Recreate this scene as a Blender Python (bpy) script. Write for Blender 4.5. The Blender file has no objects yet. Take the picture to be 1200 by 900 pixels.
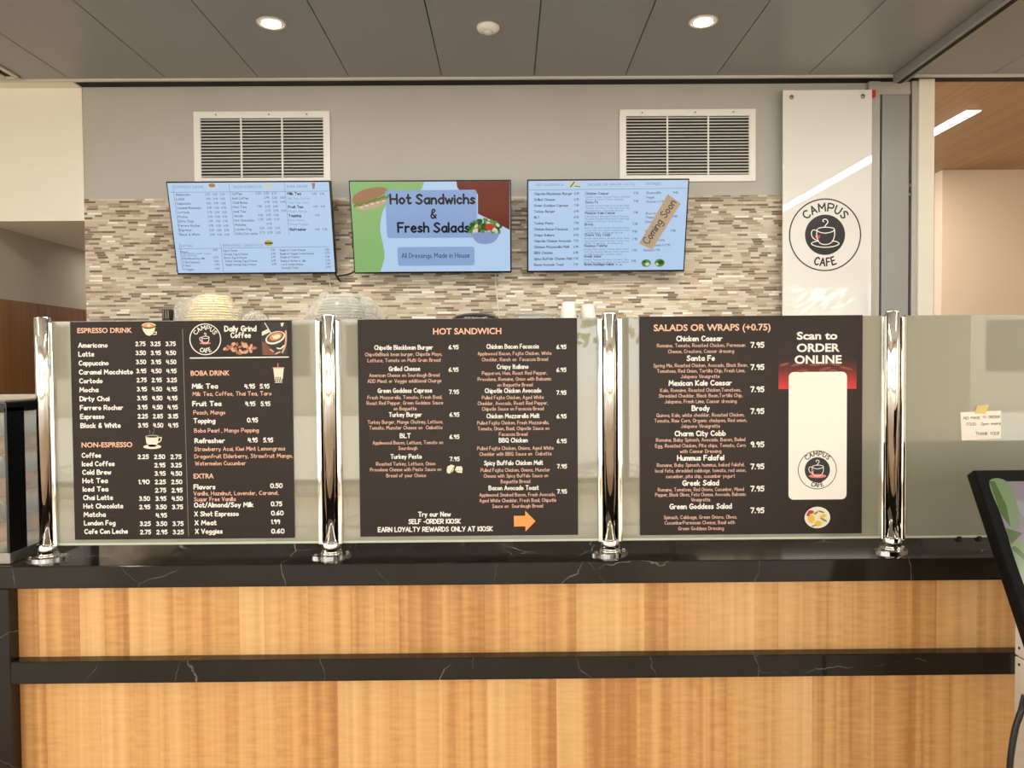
import bpy, bmesh, math, random
from mathutils import Vector, Matrix

random.seed(7)
SC = bpy.context.scene
COL = SC.collection
PI = math.pi

# ------------------------------------------------------------------ camera
F = 880.0                                    # focal length in pixels of the 1200x900 frame
CAM = Vector((0.0, -2.0, 1.58))
ROT = (Matrix.Rotation(math.radians(-0.33), 3, 'Z')
       @ Matrix.Rotation(math.radians(90 - 1.50), 3, 'X')
       @ Matrix.Rotation(math.radians(-0.43), 3, 'Z'))
cd = bpy.data.cameras.new('camera')
cam = bpy.data.objects.new('camera', cd)
COL.objects.link(cam)
cam.matrix_world = Matrix.Translation(CAM) @ ROT.to_4x4()
cd.sensor_fit = 'HORIZONTAL'
cd.sensor_width = 36.0
cd.lens = 36.0 * F / 1200.0
cd.clip_start = 0.05
SC.camera = cam

# ------------------------------------------------------------------ view and light
SC.view_settings.view_transform = 'Standard'
SC.view_settings.look = 'None'
SC.view_settings.gamma = 1.0
SC.view_settings.use_curve_mapping = False
SC.view_settings.exposure = -0.24

WORLD_STRENGTH = 5.6
SUN_STRENGTH = 18.0
HALL_WATTS, KITCHEN_FILL_WATTS, PASSAGE_FILL_WATTS, CORRIDOR_WATTS = 60, 125, 9, 45       # strip lamps built further down; kitchen, passage and left hall ones added to brighten
w = bpy.data.worlds.new('sky'); SC.world = w
w.use_nodes = True
bg = w.node_tree.nodes['Background']
bg.inputs['Color'].default_value = (1.0, 0.985, 0.955, 1)
bg.inputs['Strength'].default_value = WORLD_STRENGTH
sd = bpy.data.lights.new('sun', 'SUN')
sd.energy = SUN_STRENGTH; sd.angle = math.radians(0.6); sd.color = (1.0, 0.96, 0.9)
so = bpy.data.objects.new('sun', sd); COL.objects.link(so)
so.rotation_euler = (math.radians(38), math.radians(14), 0)
so.location = (0, -12, 12)

# ------------------------------------------------------------------ projection helpers
def ray(px, py):
    return ROT @ Vector(((px - 600) / F, -(py - 450) / F, -1))

def atY(px, py, Y):
    d = ray(px, py); return CAM + d * ((Y - CAM.y) / d.y)

def atZ(px, py, Z):
    d = ray(px, py); return CAM + d * ((Z - CAM.z) / d.z)

# ------------------------------------------------------------------ materials
def lin(c):
    c /= 255.0
    return c / 12.92 if c <= 0.04045 else ((c + 0.055) / 1.055) ** 2.4

def rgb(r, g, b):
    return (lin(r), lin(g), lin(b), 1)

def bsdf(name):
    m = bpy.data.materials.new(name); m.use_nodes = True
    nt = m.node_tree
    return m, nt, nt.nodes['Principled BSDF']

def mat(name, col, rough=0.5, metal=0.0, coat=0.0, coat_rough=0.03, spec=0.5, emit=0.0, coat_ior=1.5, alpha=1.0, trans=0.0, ior=1.45, bump=0.0, bump_scale=200.0):
    m, nt, p = bsdf(name)
    p.inputs['Base Color'].default_value = col
    p.inputs['Roughness'].default_value = rough
    p.inputs['Metallic'].default_value = metal
    p.inputs['Coat Weight'].default_value = coat
    p.inputs['Coat Roughness'].default_value = coat_rough
    p.inputs['Coat IOR'].default_value = coat_ior
    p.inputs['Specular IOR Level'].default_value = spec
    p.inputs['Alpha'].default_value = alpha
    p.inputs['Transmission Weight'].default_value = trans
    p.inputs['IOR'].default_value = ior
    if emit:
        p.inputs['Emission Color'].default_value = col
        p.inputs['Emission Strength'].default_value = emit
    # a little natural variation in every surface
    tc = nt.nodes.new('ShaderNodeTexCoord')
    nz = nt.nodes.new('ShaderNodeTexNoise'); nz.inputs['Scale'].default_value = bump_scale
    nt.links.new(tc.outputs['Object'], nz.inputs['Vector'])
    if bump:
        b = nt.nodes.new('ShaderNodeBump'); b.inputs['Strength'].default_value = bump
        b.inputs['Distance'].default_value = 0.002
        nt.links.new(nz.outputs['Fac'], b.inputs['Height'])
        nt.links.new(b.outputs['Normal'], p.inputs['Normal'])
    elif not emit and rough > 0.12:
        mr = nt.nodes.new('ShaderNodeMapRange')
        mr.inputs['To Min'].default_value = rough * 0.92; mr.inputs['To Max'].default_value = min(1, rough * 1.08)
        nt.links.new(nz.outputs['Fac'], mr.inputs['Value'])
        nt.links.new(mr.outputs['Result'], p.inputs['Roughness'])
    return m

def screen_mat(name, col, k=0.94):
    """a lit display colour behind a glossy front"""
    m, nt, p = bsdf(name)
    p.inputs['Base Color'].default_value = (0.01, 0.01, 0.012, 1)
    p.inputs['Roughness'].default_value = 0.12
    p.inputs['Specular IOR Level'].default_value = .22
    p.inputs['Emission Color'].default_value = col
    p.inputs['Emission Strength'].default_value = k
    return m

def N(nt, kind, **kw):
    n = nt.nodes.new(kind)
    for k, v in kw.items():
        setattr(n, k, v)
    return n

def math_node(nt, op, a, b=None, c=None):
    n = nt.nodes.new('ShaderNodeMath'); n.operation = op
    for i, v in enumerate((a, b, c)):
        if v is None: continue
        if isinstance(v, (int, float)): n.inputs[i].default_value = v
        else: nt.links.new(v, n.inputs[i])
    return n.outputs[0]

def ramp(nt, fac, stops, interp='LINEAR'):
    r = nt.nodes.new('ShaderNodeValToRGB'); r.color_ramp.interpolation = interp
    e = r.color_ramp.elements
    while len(e) < len(stops): e.new(0.5)
    for el, (pos, c) in zip(e, stops):
        el.position = pos; el.color = c
    nt.links.new(fac, r.inputs['Fac'])
    return r.outputs['Color']

def tile_material():
    m, nt, p = bsdf('mosaic_strip_tile')
    tc = N(nt, 'ShaderNodeTexCoord'); sp = N(nt, 'ShaderNodeSeparateXYZ')
    nt.links.new(tc.outputs['Object'], sp.inputs[0])
    x, z = sp.outputs['X'], sp.outputs['Z']
    rowf = math_node(nt, 'DIVIDE', z, 0.0152)
    row = math_node(nt, 'FLOOR', rowf)
    wn = N(nt, 'ShaderNodeTexWhiteNoise', noise_dimensions='1D'); nt.links.new(row, wn.inputs['W'])
    wn2 = N(nt, 'ShaderNodeTexWhiteNoise', noise_dimensions='1D')
    nt.links.new(math_node(nt, 'ADD', row, 77.3), wn2.inputs['W'])
    wid = math_node(nt, 'MULTIPLY_ADD', wn2.outputs['Value'], 0.045, 0.05)
    colf = math_node(nt, 'ADD', math_node(nt, 'DIVIDE', x, wid), math_node(nt, 'MULTIPLY', wn.outputs['Value'], 9.0))
    col = math_node(nt, 'FLOOR', colf)
    cv = N(nt, 'ShaderNodeCombineXYZ'); nt.links.new(col, cv.inputs[0]); nt.links.new(row, cv.inputs[1])
    w3 = N(nt, 'ShaderNodeTexWhiteNoise', noise_dimensions='2D'); nt.links.new(cv.outputs[0], w3.inputs['Vector'])
    c = ramp(nt, w3.outputs['Value'], [(0, rgb(212, 202, 184)), (.24, rgb(196, 181, 158)), (.46, rgb(184, 165, 139)),
             (.62, rgb(160, 141, 116)), (.76, rgb(132, 114, 92)), (.88, rgb(112, 95, 76)), (.95, rgb(234, 228, 214))], 'CONSTANT')
    # thin joints
    fz = math_node(nt, 'FRACT', rowf); fx = math_node(nt, 'FRACT', colf)
    jz = math_node(nt, 'LESS_THAN', fz, 0.15); jx = math_node(nt, 'LESS_THAN', fx, 0.02)
    j = math_node(nt, 'MAXIMUM', jz, jx)
    mx = N(nt, 'ShaderNodeMix', data_type='RGBA')
    nt.links.new(j, mx.inputs['Factor']); nt.links.new(c, mx.inputs[6]); mx.inputs[7].default_value = rgb(186, 174, 154)
    nt.links.new(mx.outputs[2], p.inputs['Base Color'])
    rr = math_node(nt, 'MULTIPLY_ADD', w3.outputs['Value'], 0.35, 0.2)
    nt.links.new(rr, p.inputs['Roughness'])
    b = N(nt, 'ShaderNodeBump'); b.inputs['Strength'].default_value = .5; b.inputs['Distance'].default_value = .002
    nt.links.new(math_node(nt, 'SUBTRACT', 1.0, j), b.inputs['Height']); nt.links.new(b.outputs['Normal'], p.inputs['Normal'])
    return m

def plank_material(name, light, mid, dark, w=0.092, rough=0.42, along='Z', across='X', off=0.0, figure=0.3):
    m, nt, p = bsdf(name)
    tc = N(nt, 'ShaderNodeTexCoord'); sp = N(nt, 'ShaderNodeSeparateXYZ')
    nt.links.new(tc.outputs['Object'], sp.inputs[0])
    x, z = sp.outputs[across], sp.outputs[along]
    xx = math_node(nt, 'ADD', x, off)
    # uneven board widths
    wob = math_node(nt, 'MULTIPLY', math_node(nt, 'SINE', math_node(nt, 'MULTIPLY', xx, 17.0)), 0.028)
    bf = math_node(nt, 'DIVIDE', math_node(nt, 'ADD', xx, wob), w)
    bi = math_node(nt, 'FLOOR', bf)
    wn = N(nt, 'ShaderNodeTexWhiteNoise', noise_dimensions='1D'); nt.links.new(bi, wn.inputs['W'])
    cv = N(nt, 'ShaderNodeCombineXYZ')
    nt.links.new(math_node(nt, 'MULTIPLY', xx, 44.0), cv.inputs[0])
    nt.links.new(math_node(nt, 'MULTIPLY', z, 0.4), cv.inputs[1])
    nt.links.new(math_node(nt, 'MULTIPLY', bi, 3.7), cv.inputs[2])
    g = N(nt, 'ShaderNodeTexNoise'); g.inputs['Scale'].default_value = 1.0; g.inputs['Detail'].default_value = 7
    nt.links.new(cv.outputs[0], g.inputs['Vector'])
    # cross figure
    cv2 = N(nt, 'ShaderNodeCombineXYZ')
    nt.links.new(math_node(nt, 'MULTIPLY', xx, 15.0), cv2.inputs[0])
    nt.links.new(math_node(nt, 'MULTIPLY', z, 95.0), cv2.inputs[1])
    nt.links.new(bi, cv2.inputs[2])
    g2 = N(nt, 'ShaderNodeTexNoise'); g2.inputs['Scale'].default_value = 1.0; g2.inputs['Detail'].default_value = 3
    nt.links.new(cv2.outputs[0], g2.inputs['Vector'])
    v = math_node(nt, 'ADD', math_node(nt, 'MULTIPLY', wn.outputs['Value'], 0.30),
                  math_node(nt, 'ADD', math_node(nt, 'MULTIPLY', g.outputs['Fac'], 0.8),
                            math_node(nt, 'MULTIPLY', math_node(nt, 'SUBTRACT', g2.outputs['Fac'], 0.5), figure)))
    c = ramp(nt, v, [(0.32, dark), (0.55, mid), (0.80, light)])
    nt.links.new(c, p.inputs['Base Color'])
    p.inputs['Roughness'].default_value = rough
    return m

def stone_material(name='black_veined_quartz'):
    m, nt, p = bsdf(name)
    tc = N(nt, 'ShaderNodeTexCoord')
    mp = N(nt, 'ShaderNodeMapping'); mp.inputs['Rotation'].default_value = (0.3, 0.5, 0.6)
    nt.links.new(tc.outputs['Object'], mp.inputs['Vector'])
    nz = N(nt, 'ShaderNodeTexNoise'); nz.inputs['Scale'].default_value = 9; nz.inputs['Detail'].default_value = 6
    nt.links.new(mp.outputs[0], nz.inputs['Vector'])
    vm = N(nt, 'ShaderNodeVectorMath', operation='MULTIPLY_ADD')
    nt.links.new(nz.outputs['Color'], vm.inputs[0]); vm.inputs[1].default_value = (.07, .07, .07)
    nt.links.new(mp.outputs[0], vm.inputs[2])
    vo = N(nt, 'ShaderNodeTexVoronoi', feature='DISTANCE_TO_EDGE'); vo.inputs['Scale'].default_value = 3.0
    nt.links.new(vm.outputs[0], vo.inputs['Vector'])
    line = math_node(nt, 'LESS_THAN', vo.outputs['Distance'], 0.0026)
    n2 = N(nt, 'ShaderNodeTexNoise'); n2.inputs['Scale'].default_value = 7; n2.inputs['Detail'].default_value = 8
    nt.links.new(tc.outputs['Object'], n2.inputs['Vector'])
    msk = N(nt, 'ShaderNodeMapRange'); msk.inputs['From Min'].default_value = .45; msk.inputs['From Max'].default_value = .75
    nt.links.new(n2.outputs['Fac'], msk.inputs['Value'])
    f = math_node(nt, 'MULTIPLY', line, msk.outputs[0])
    n3 = N(nt, 'ShaderNodeTexNoise'); n3.inputs['Scale'].default_value = 3.0; n3.inputs['Detail'].default_value = 5
    nt.links.new(tc.outputs['Object'], n3.inputs['Vector'])
    base = ramp(nt, n3.outputs['Fac'], [(.3, rgb(32, 28, 23)), (.7, rgb(43, 38, 32))])
    mx = N(nt, 'ShaderNodeMix', data_type='RGBA')
    nt.links.new(f, mx.inputs['Factor']); nt.links.new(base, mx.inputs[6]); mx.inputs[7].default_value = rgb(160, 152, 136)
    nt.links.new(mx.outputs[2], p.inputs['Base Color'])
    p.inputs['Roughness'].default_value = 0.07; p.inputs['Specular IOR Level'].default_value = .3
    return m

def paint_material(name, c, var=0.03, rough=0.75):
    m, nt, p = bsdf(name)
    tc = N(nt, 'ShaderNodeTexCoord')
    nz = N(nt, 'ShaderNodeTexNoise'); nz.inputs['Scale'].default_value = 1.3; nz.inputs['Detail'].default_value = 4
    nt.links.new(tc.outputs['Object'], nz.inputs['Vector'])
    a = tuple(v * (1 - var) for v in c[:3]) + (1,); b = tuple(min(1, v * (1 + var)) for v in c[:3]) + (1,)
    nt.links.new(ramp(nt, nz.outputs['Fac'], [(.3, a), (.7, b)]), p.inputs['Base Color'])
    p.inputs['Roughness'].default_value = rough
    return m

def clear_mat(name, tint, vis=0.25, rough=0.1):
    """thin clear film or pane: mostly see-through, glossy"""
    m = bpy.data.materials.new(name); m.use_nodes = True
    nt = m.node_tree; nt.nodes.clear()
    out = N(nt, 'ShaderNodeOutputMaterial'); mix = N(nt, 'ShaderNodeMixShader'); tr = N(nt, 'ShaderNodeBsdfTransparent')
    pr = N(nt, 'ShaderNodeBsdfPrincipled')
    pr.inputs['Base Color'].default_value = tint; pr.inputs['Roughness'].default_value = rough
    tr.inputs['Color'].default_value = (.96, .97, .96, 1)
    lw = N(nt, 'ShaderNodeLayerWeight'); lw.inputs['Blend'].default_value = .35
    f = math_node(nt, 'MULTIPLY_ADD', lw.outputs['Facing'], 0.55, vis)
    nt.links.new(f, mix.inputs[0]); nt.links.new(tr.outputs[0], mix.inputs[1]); nt.links.new(pr.outputs[0], mix.inputs[2])
    nt.links.new(mix.outputs[0], out.inputs['Surface'])
    return m

M = dict(
    ceiling=mat('ceiling_metal', rgb(140, 141, 140), .38, .0, spec=.6),
    ceiling_void=mat('ceiling_seam', rgb(70, 66, 60), .8),
    trim_light=mat('pale_trim_metal', rgb(205, 200, 190), .4),
    black=mat('black_recess', rgb(14, 13, 12), .7),
    wall_grey=paint_material('warm_grey_paint', rgb(180, 178, 170)),
    wall_white=paint_material('cream_white_paint', rgb(236, 230, 216)),
    wall_taupe=paint_material('taupe_paint', rgb(176, 164, 145)),
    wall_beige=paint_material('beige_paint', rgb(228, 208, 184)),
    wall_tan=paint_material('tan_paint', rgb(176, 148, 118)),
    floor=mat('floor_tile', rgb(170, 146, 120), .25),
    tile=tile_material(),
    wood=plank_material('honey_maple_veneer', rgb(234, 190, 130), rgb(218, 166, 103), rgb(184, 128, 70)),
    wood_dark=plank_material('walnut_panel', rgb(138, 92, 42), rgb(122, 77, 32), rgb(100, 59, 22), w=.35, along='Z', across='Y', figure=.1),
    wood_ceiling=plank_material('oak_ceiling_board', rgb(188, 148, 98), rgb(174, 134, 86), rgb(156, 116, 72), w=.59, along='Y', across='X', figure=.1),
    stone=stone_material(),
    chrome=mat('polished_chrome', rgb(225, 222, 215), .06, 1.0),
    steel=mat('brushed_steel', rgb(150, 148, 143), .32, 1.0),
    dark_steel=mat('dark_steel', rgb(105, 98, 88), .22, 1.0),
    glass_panel=mat('frosted_guard_glass', rgb(146, 144, 124), .5, 0, coat=1.0, coat_rough=.015, coat_ior=1.75),
    glass_edge=mat('glass_edge', rgb(205, 210, 190), .2),
    board=mat('brown_print_board', rgb(48, 40, 36), .34, spec=.22, bump_scale=12),
    ink_white=mat('white_ink', rgb(246, 243, 236), .5),
    ink_peach=mat('peach_ink', rgb(248, 196, 168), .5),
    ink_dull=mat('dull_peach_ink', rgb(240, 194, 172), .5),
    ink_orange=mat('orange_ink', rgb(250, 163, 84), .5),
    ink_grey=mat('grey_ink', rgb(130, 120, 112), .5),
    ink_black=mat('black_ink', rgb(24, 23, 23), .3),
    ink_red=mat('red_ink', rgb(196, 66, 68), .5),
    ink_pink=mat('pink_ink', rgb(228, 128, 128), .5),
    ink_brown=mat('brown_ink', rgb(126, 78, 54), .5),
    ink_bean=mat('bean_ink', rgb(178, 116, 86), .5),
    ink_bean_light=mat('light_bean_ink', rgb(222, 170, 142), .5),
    ink_cream=mat('cream_ink', rgb(244, 232, 208), .5),
    ink_coffee=mat('coffee_ink', rgb(214, 150, 96), .5),
    ink_green=mat('green_ink', rgb(120, 152, 66), .5),
    ink_yellow=mat('yellow_ink', rgb(240, 196, 70), .5),
    ink_charcoal=mat('charcoal_ink', rgb(46, 44, 46), .5),
    card=mat('cream_card_print', rgb(252, 246, 236), .5),
    acrylic=mat('white_acrylic', rgb(232, 230, 224), .35, coat=1.0, coat_rough=.01, coat_ior=1.7),
    door_grey=mat('grey_door_metal', rgb(150, 150, 146), .4, .3),
    jamb=mat('pale_jamb_metal', rgb(184, 180, 172), .4, .2),
    vent=mat('white_enamel', rgb(236, 234, 228), .4),
    vent_dark=mat('vent_dark', rgb(46, 44, 42), .8),
    black_plastic=mat('black_plastic', rgb(20, 20, 21), .35),
    black_gloss=mat('black_gloss_frame', rgb(12, 12, 13), .18),
    tape=mat('masking_tape', rgb(226, 198, 126), .6),
    paper=mat('white_paper', rgb(248, 238, 222), .7),
    kraft=mat('kraft_paper', rgb(160, 143, 124), .7),
    cup=mat('white_paper_cup', rgb(246, 240, 228), .5),
    tortilla=mat('pale_tortilla', rgb(244, 226, 186), .75, bump=.6, bump_scale=40),
    film=clear_mat('clear_plastic_film', rgb(240, 238, 226), .16, .15),
    lid_plastic=clear_mat('clear_lid_plastic', rgb(225, 224, 214), .3, .1),
    case_glass=clear_mat('case_glass', rgb(230, 232, 226), .06, .02),
    pastry=mat('baked_pastry', rgb(190, 128, 66), .6, bump=.5, bump_scale=60),
    case_top=mat('case_top_laminate', rgb(150, 138, 120), .6),
    tray=mat('bamboo_tray', rgb(190, 160, 112), .55),
    kiosk_white=mat('kiosk_white', rgb(196, 188, 172), .4),
    kiosk_black=mat('kiosk_black_bezel', rgb(10, 10, 10), .45, spec=.12),
    red_tag=mat('red_plastic', rgb(206, 48, 34), .4),
    cable_white=mat('white_cable', rgb(222, 214, 198), .5),
    lamp=mat('lamp_glow', rgb(255, 236, 205), emit=14.0),
    tube_lamp=mat('tube_lamp_glow', rgb(255, 242, 222), emit=9.0),
    pavement=mat('pavement', rgb(186, 180, 168), .8),
    facade=paint_material('facade_stone', rgb(222, 212, 196)),
    dark_glass=mat('facade_window', rgb(60, 70, 74), .1),
    leaf=mat('street_tree_leaf', rgb(150, 172, 92), .6),
    bark=mat('bark', rgb(96, 82, 66), .8),
    mullion=mat('window_frame_dark', rgb(64, 62, 58), .4, .5),
    car=mat('silver_car_paint', rgb(214, 216, 214), .2, .2, coat=1),
)

# ------------------------------------------------------------------ mesh helpers
class MB:
    """collects shapes (world coordinates) and links them as ONE mesh object"""
    def __init__(self): self.v = []; self.f = []; self.s = []; self.mi = []; self.cuts = [(0, 0)]
    def cut(self): self.cuts.append((len(self.v), len(self.f)))
    def pieces(self):
        """one MB per line of lettering"""
        for (v0, f0), (v1, f1) in zip(self.cuts[:-1], self.cuts[1:]):
            q = MB(); q.v = self.v[v0:v1]; q.f = [tuple(i - v0 for i in f) for f in self.f[f0:f1]]; q.s = self.s[f0:f1]; q.mi = self.mi[f0:f1]
            yield q
    def add(self, vs, fs, smooth=False, mi=0):
        o = len(self.v)
        self.v += [tuple(p) for p in vs]
        for f in fs:
            self.f.append(tuple(i + o for i in f)); self.s.append(smooth); self.mi.append(mi)
    def box(self, x0, x1, y0, y1, z0, z1, bev=0.0, rot=None, mi=0):
        c = Vector(((x0 + x1) / 2, (y0 + y1) / 2, (z0 + z1) / 2))
        bm = bmesh.new(); bmesh.ops.create_cube(bm, size=1)
        for vv in bm.verts:
            vv.co = Vector((vv.co.x * abs(x1 - x0), vv.co.y * abs(y1 - y0), vv.co.z * abs(z1 - z0)))
        if bev:
            bmesh.ops.bevel(bm, geom=bm.edges[:], offset=bev, segments=2, affect='EDGES', profile=.5)
        self.bm(bm, Matrix.Translation(c) @ (rot.to_4x4() if rot else Matrix.Identity(4)), mi=mi)
    def bm(self, bm, mw=Matrix.Identity(4), smooth=False, mi=0):
        bm.verts.index_update()
        self.add([mw @ v.co for v in bm.verts], [[v.index for v in f.verts] for f in bm.faces], smooth, mi)
        bm.free()
    def lathe(self, prof, c, seg=32, axis=Vector((0, 0, 1)), smooth=True, mi=0):
        """prof: (radius, height) pairs about axis through c"""
        q = Vector((0, 0, 1)).rotation_difference(axis)
        vs = []; fs = []
        for r, h in prof:
            for k in range(seg):
                a = 2 * PI * k / seg
                vs.append(Vector(c) + q @ Vector((r * math.cos(a), r * math.sin(a), h)))
        n = len(prof)
        for i in range(n - 1):
            for k in range(seg):
                fs.append((i * seg + k, i * seg + (k + 1) % seg, (i + 1) * seg + (k + 1) % seg, (i + 1) * seg + k))
        fs.append(tuple(reversed(range(seg)))); fs.append(tuple(range((n - 1) * seg, n * seg)))
        self.add(vs, fs, smooth, mi)
    def tube(self, pts, r, seg=8, mi=0):
        pts = [Vector(p) for p in pts]
        vs = []; fs = []
        up = Vector((0.31, 0.17, 0.93))
        for i, p in enumerate(pts):
            t = (pts[min(i + 1, len(pts) - 1)] - pts[max(i - 1, 0)]).normalized()
            a = t.cross(up).normalized(); b = t.cross(a).normalized()
            for k in range(seg):
                an = 2 * PI * k / seg
                vs.append(p + a * (r * math.cos(an)) + b * (r * math.sin(an)))
        for i in range(len(pts) - 1):
            for k in range(seg):
                fs.append((i * seg + k, i * seg + (k + 1) % seg, (i + 1) * seg + (k + 1) % seg, (i + 1) * seg + k))
        fs.append(tuple(range(seg))); fs.append(tuple(range((len(pts) - 1) * seg, len(pts) * seg)))
        self.add(vs, fs, True, mi)
    def prism(self, ring, d):
        """ring of points extruded by vector d"""
        n = len(ring); ring = [Vector(p) for p in ring]
        self.add(ring + [p + d for p in ring],
                 [tuple(range(n)), tuple(reversed(range(n, 2 * n)))] + [(i, n + i, n + (i + 1) % n, (i + 1) % n) for i in range(n)])
    def build(self, name, mats, parent=None, loc=None):
        me = bpy.data.meshes.new(name)
        base = wloc(parent) if parent is not None else (Vector(loc) if loc is not None else self.base())
        me.from_pydata([Vector(p) - base for p in self.v], [], self.f)
        if not isinstance(mats, (list, tuple)): mats = [mats]
        for m_ in mats: me.materials.append(m_)
        me.polygons.foreach_set('use_smooth', self.s)
        if len(mats) > 1: me.polygons.foreach_set('material_index', self.mi)
        bm = bmesh.new(); bm.from_mesh(me)
        if len(bm.faces) < 4000:
            bmesh.ops.recalc_face_normals(bm, faces=bm.faces)
        bm.to_mesh(me); bm.free()
        me.update()
        o = bpy.data.objects.new(name, me); COL.objects.link(o)
        if parent is not None: o.parent = parent
        else: o.location = base
        return o
    def base(self):
        xs = [p[0] for p in self.v]; ys = [p[1] for p in self.v]; zs = [p[2] for p in self.v]
        return Vector(((min(xs) + max(xs)) / 2, (min(ys) + max(ys)) / 2, min(zs)))

def wloc(o):
    v = Vector((0, 0, 0))
    while o is not None:
        v += o.location; o = o.parent
    return v

def tag(o, label, cat, group=None, kind=None):
    o['label'] = label; o['category'] = cat
    if group: o['group'] = group
    if kind: o['kind'] = kind
    return o

def thing(name, label, cat, loc, group=None):
    o = bpy.data.objects.new(name, None); COL.objects.link(o)
    o.location = loc; o.empty_display_size = .1
    return tag(o, label, cat, group)

def struct(name, mb, m, label, cat):
    return tag(mb.build(name, m), label, cat, kind='structure')

def BOX(*a, **k):
    m = MB(); m.box(*a, **k); return m

def copy_tree(o, parent=None):
    c = o.copy(); COL.objects.link(c)
    if parent is not None: c.parent = parent
    for ch in list(o.children): copy_tree(ch, c)
    return c

# ------------------------------------------------------------------ flat printing on a surface
class Surf:
    tick = 0
    def __init__(self, P, u, v, n):
        self.P = Vector(P); self.u = Vector(u).normalized(); self.v = Vector(v).normalized(); self.n = Vector(n).normalized()
    def px(self, x, y):
        d = ray(x, y); t = (self.P - CAM).dot(self.n) / d.dot(self.n)
        q = CAM + d * t - self.P
        return q.dot(self.u), q.dot(self.v)
    def scale(self, x, y):           # metres per pixel here
        a = self.px(x, y); b = self.px(x + 10, y)
        return math.hypot(b[0] - a[0], b[1] - a[1]) / 10
    def pt(self, a, b, h): return self.P + self.u * a + self.v * b + self.n * h
    def poly(self, mb, pts, h):
        mb.add([self.pt(a, b, h) for a, b in pts], [tuple(range(len(pts)))])
    def pxpoly(self, mb, pts, h): self.poly(mb, [self.px(*p) for p in pts], h)
    def ellipse(self, mb, x, y, rx, ry, h, rot=0.0, n=28, a0=0, a1=2 * PI):
        c = self.px(x, y); k = self.scale(x, y); pts = []
        for i in range(n):
            a = a0 + (a1 - a0) * i / (n if abs(a1 - a0 - 2 * PI) < 1e-6 else n - 1)
            ex, ey = rx * k * math.cos(a), ry * k * math.sin(a)
            pts.append((c[0] + ex * math.cos(rot) - ey * math.sin(rot), c[1] + ex * math.sin(rot) + ey * math.cos(rot)))
        self.poly(mb, pts, h)
    def ring(self, mb, x, y, r, wd, h, n=64):
        c = self.px(x, y); k = self.scale(x, y); vs = []; fs = []
        for i in range(n):
            a = 2 * PI * i / n
            for rr in (r - wd / 2, r + wd / 2):
                vs.append(self.pt(c[0] + rr * k * math.cos(a), c[1] + rr * k * math.sin(a), h))
        for i in range(n):
            j = (i + 1) % n
            fs.append((2 * i, 2 * i + 1, 2 * j + 1, 2 * j))
        mb.add(vs, fs)
    def rrect(self, mb, x0, y0, x1, y1, r, h):
        """rounded rectangle, pixel corners (x0,y0) top-left and (x1,y1) bottom-right"""
        a0, b1 = self.px(x0, y0); a1, b0 = self.px(x1, y1); k = self.scale(x0, y0) * r; pts = []
        for cx, cy, s in ((a1 - k, b1 - k, 0), (a0 + k, b1 - k, 1), (a0 + k, b0 + k, 2), (a1 - k, b0 + k, 3)):
            for i in range(7):
                an = PI / 2 * (s + i / 6); pts.append((cx + k * math.cos(an), cy + k * math.sin(an)))
        self.poly(mb, pts, h); mb.cut()
    def stroke(self, mb, pts, wd, h, nd=8):
        """polyline in local coordinates, round joints"""
        r = wd / 2; h0 = h
        for i in range(len(pts)):
            a = pts[i]; Surf.tick = (Surf.tick + 1) % 41; h = h0 + Surf.tick * 8e-6
            mb.add([self.pt(a[0] + r * math.cos(2 * PI * k / nd), a[1] + r * math.sin(2 * PI * k / nd), h) for k in range(nd)], [tuple(range(nd))])
            if i + 1 < len(pts):
                b = pts[i + 1]; dx, dy = b[0] - a[0], b[1] - a[1]; L = math.hypot(dx, dy)
                if L < 1e-9: continue
                nx, ny = -dy / L * r, dx / L * r; h += 4e-6
                mb.add([self.pt(a[0] + nx, a[1] + ny, h), self.pt(a[0] - nx, a[1] - ny, h), self.pt(b[0] - nx, b[1] - ny, h), self.pt(b[0] + nx, b[1] + ny, h)], [(0, 1, 2, 3)])
    def pxstroke(self, mb, pts, wpx, h, smooth=0):
        P = [self.px(*p) for p in pts]
        if smooth: P = catmull(P, smooth)
        self.stroke(mb, P, wpx * self.scale(*pts[0]), h)

def catmull(p, n=4):
    out = []
    closed = math.hypot(p[0][0] - p[-1][0], p[0][1] - p[-1][1]) < 1e-9 and len(p) > 3
    for i in range(len(p) - 1):
        p1, p2 = p[i], p[i + 1]
        p0 = p[i - 1] if i > 0 else (p[-2] if closed else p1)
        p3 = p[i + 2] if i + 2 < len(p) else (p[1] if closed else p2)
        for k in range(n):
            t = k / n; r = []
            for c in (0, 1):
                r.append(.5 * (2 * p1[c] + (p2[c] - p0[c]) * t + (2 * p0[c] - 5 * p1[c] + 4 * p2[c] - p3[c]) * t * t + (3 * p1[c] - p0[c] - 3 * p2[c] + p3[c]) * t ** 3))
            out.append(tuple(r))
    out.append(tuple(p[-1]))
    return out

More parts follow.
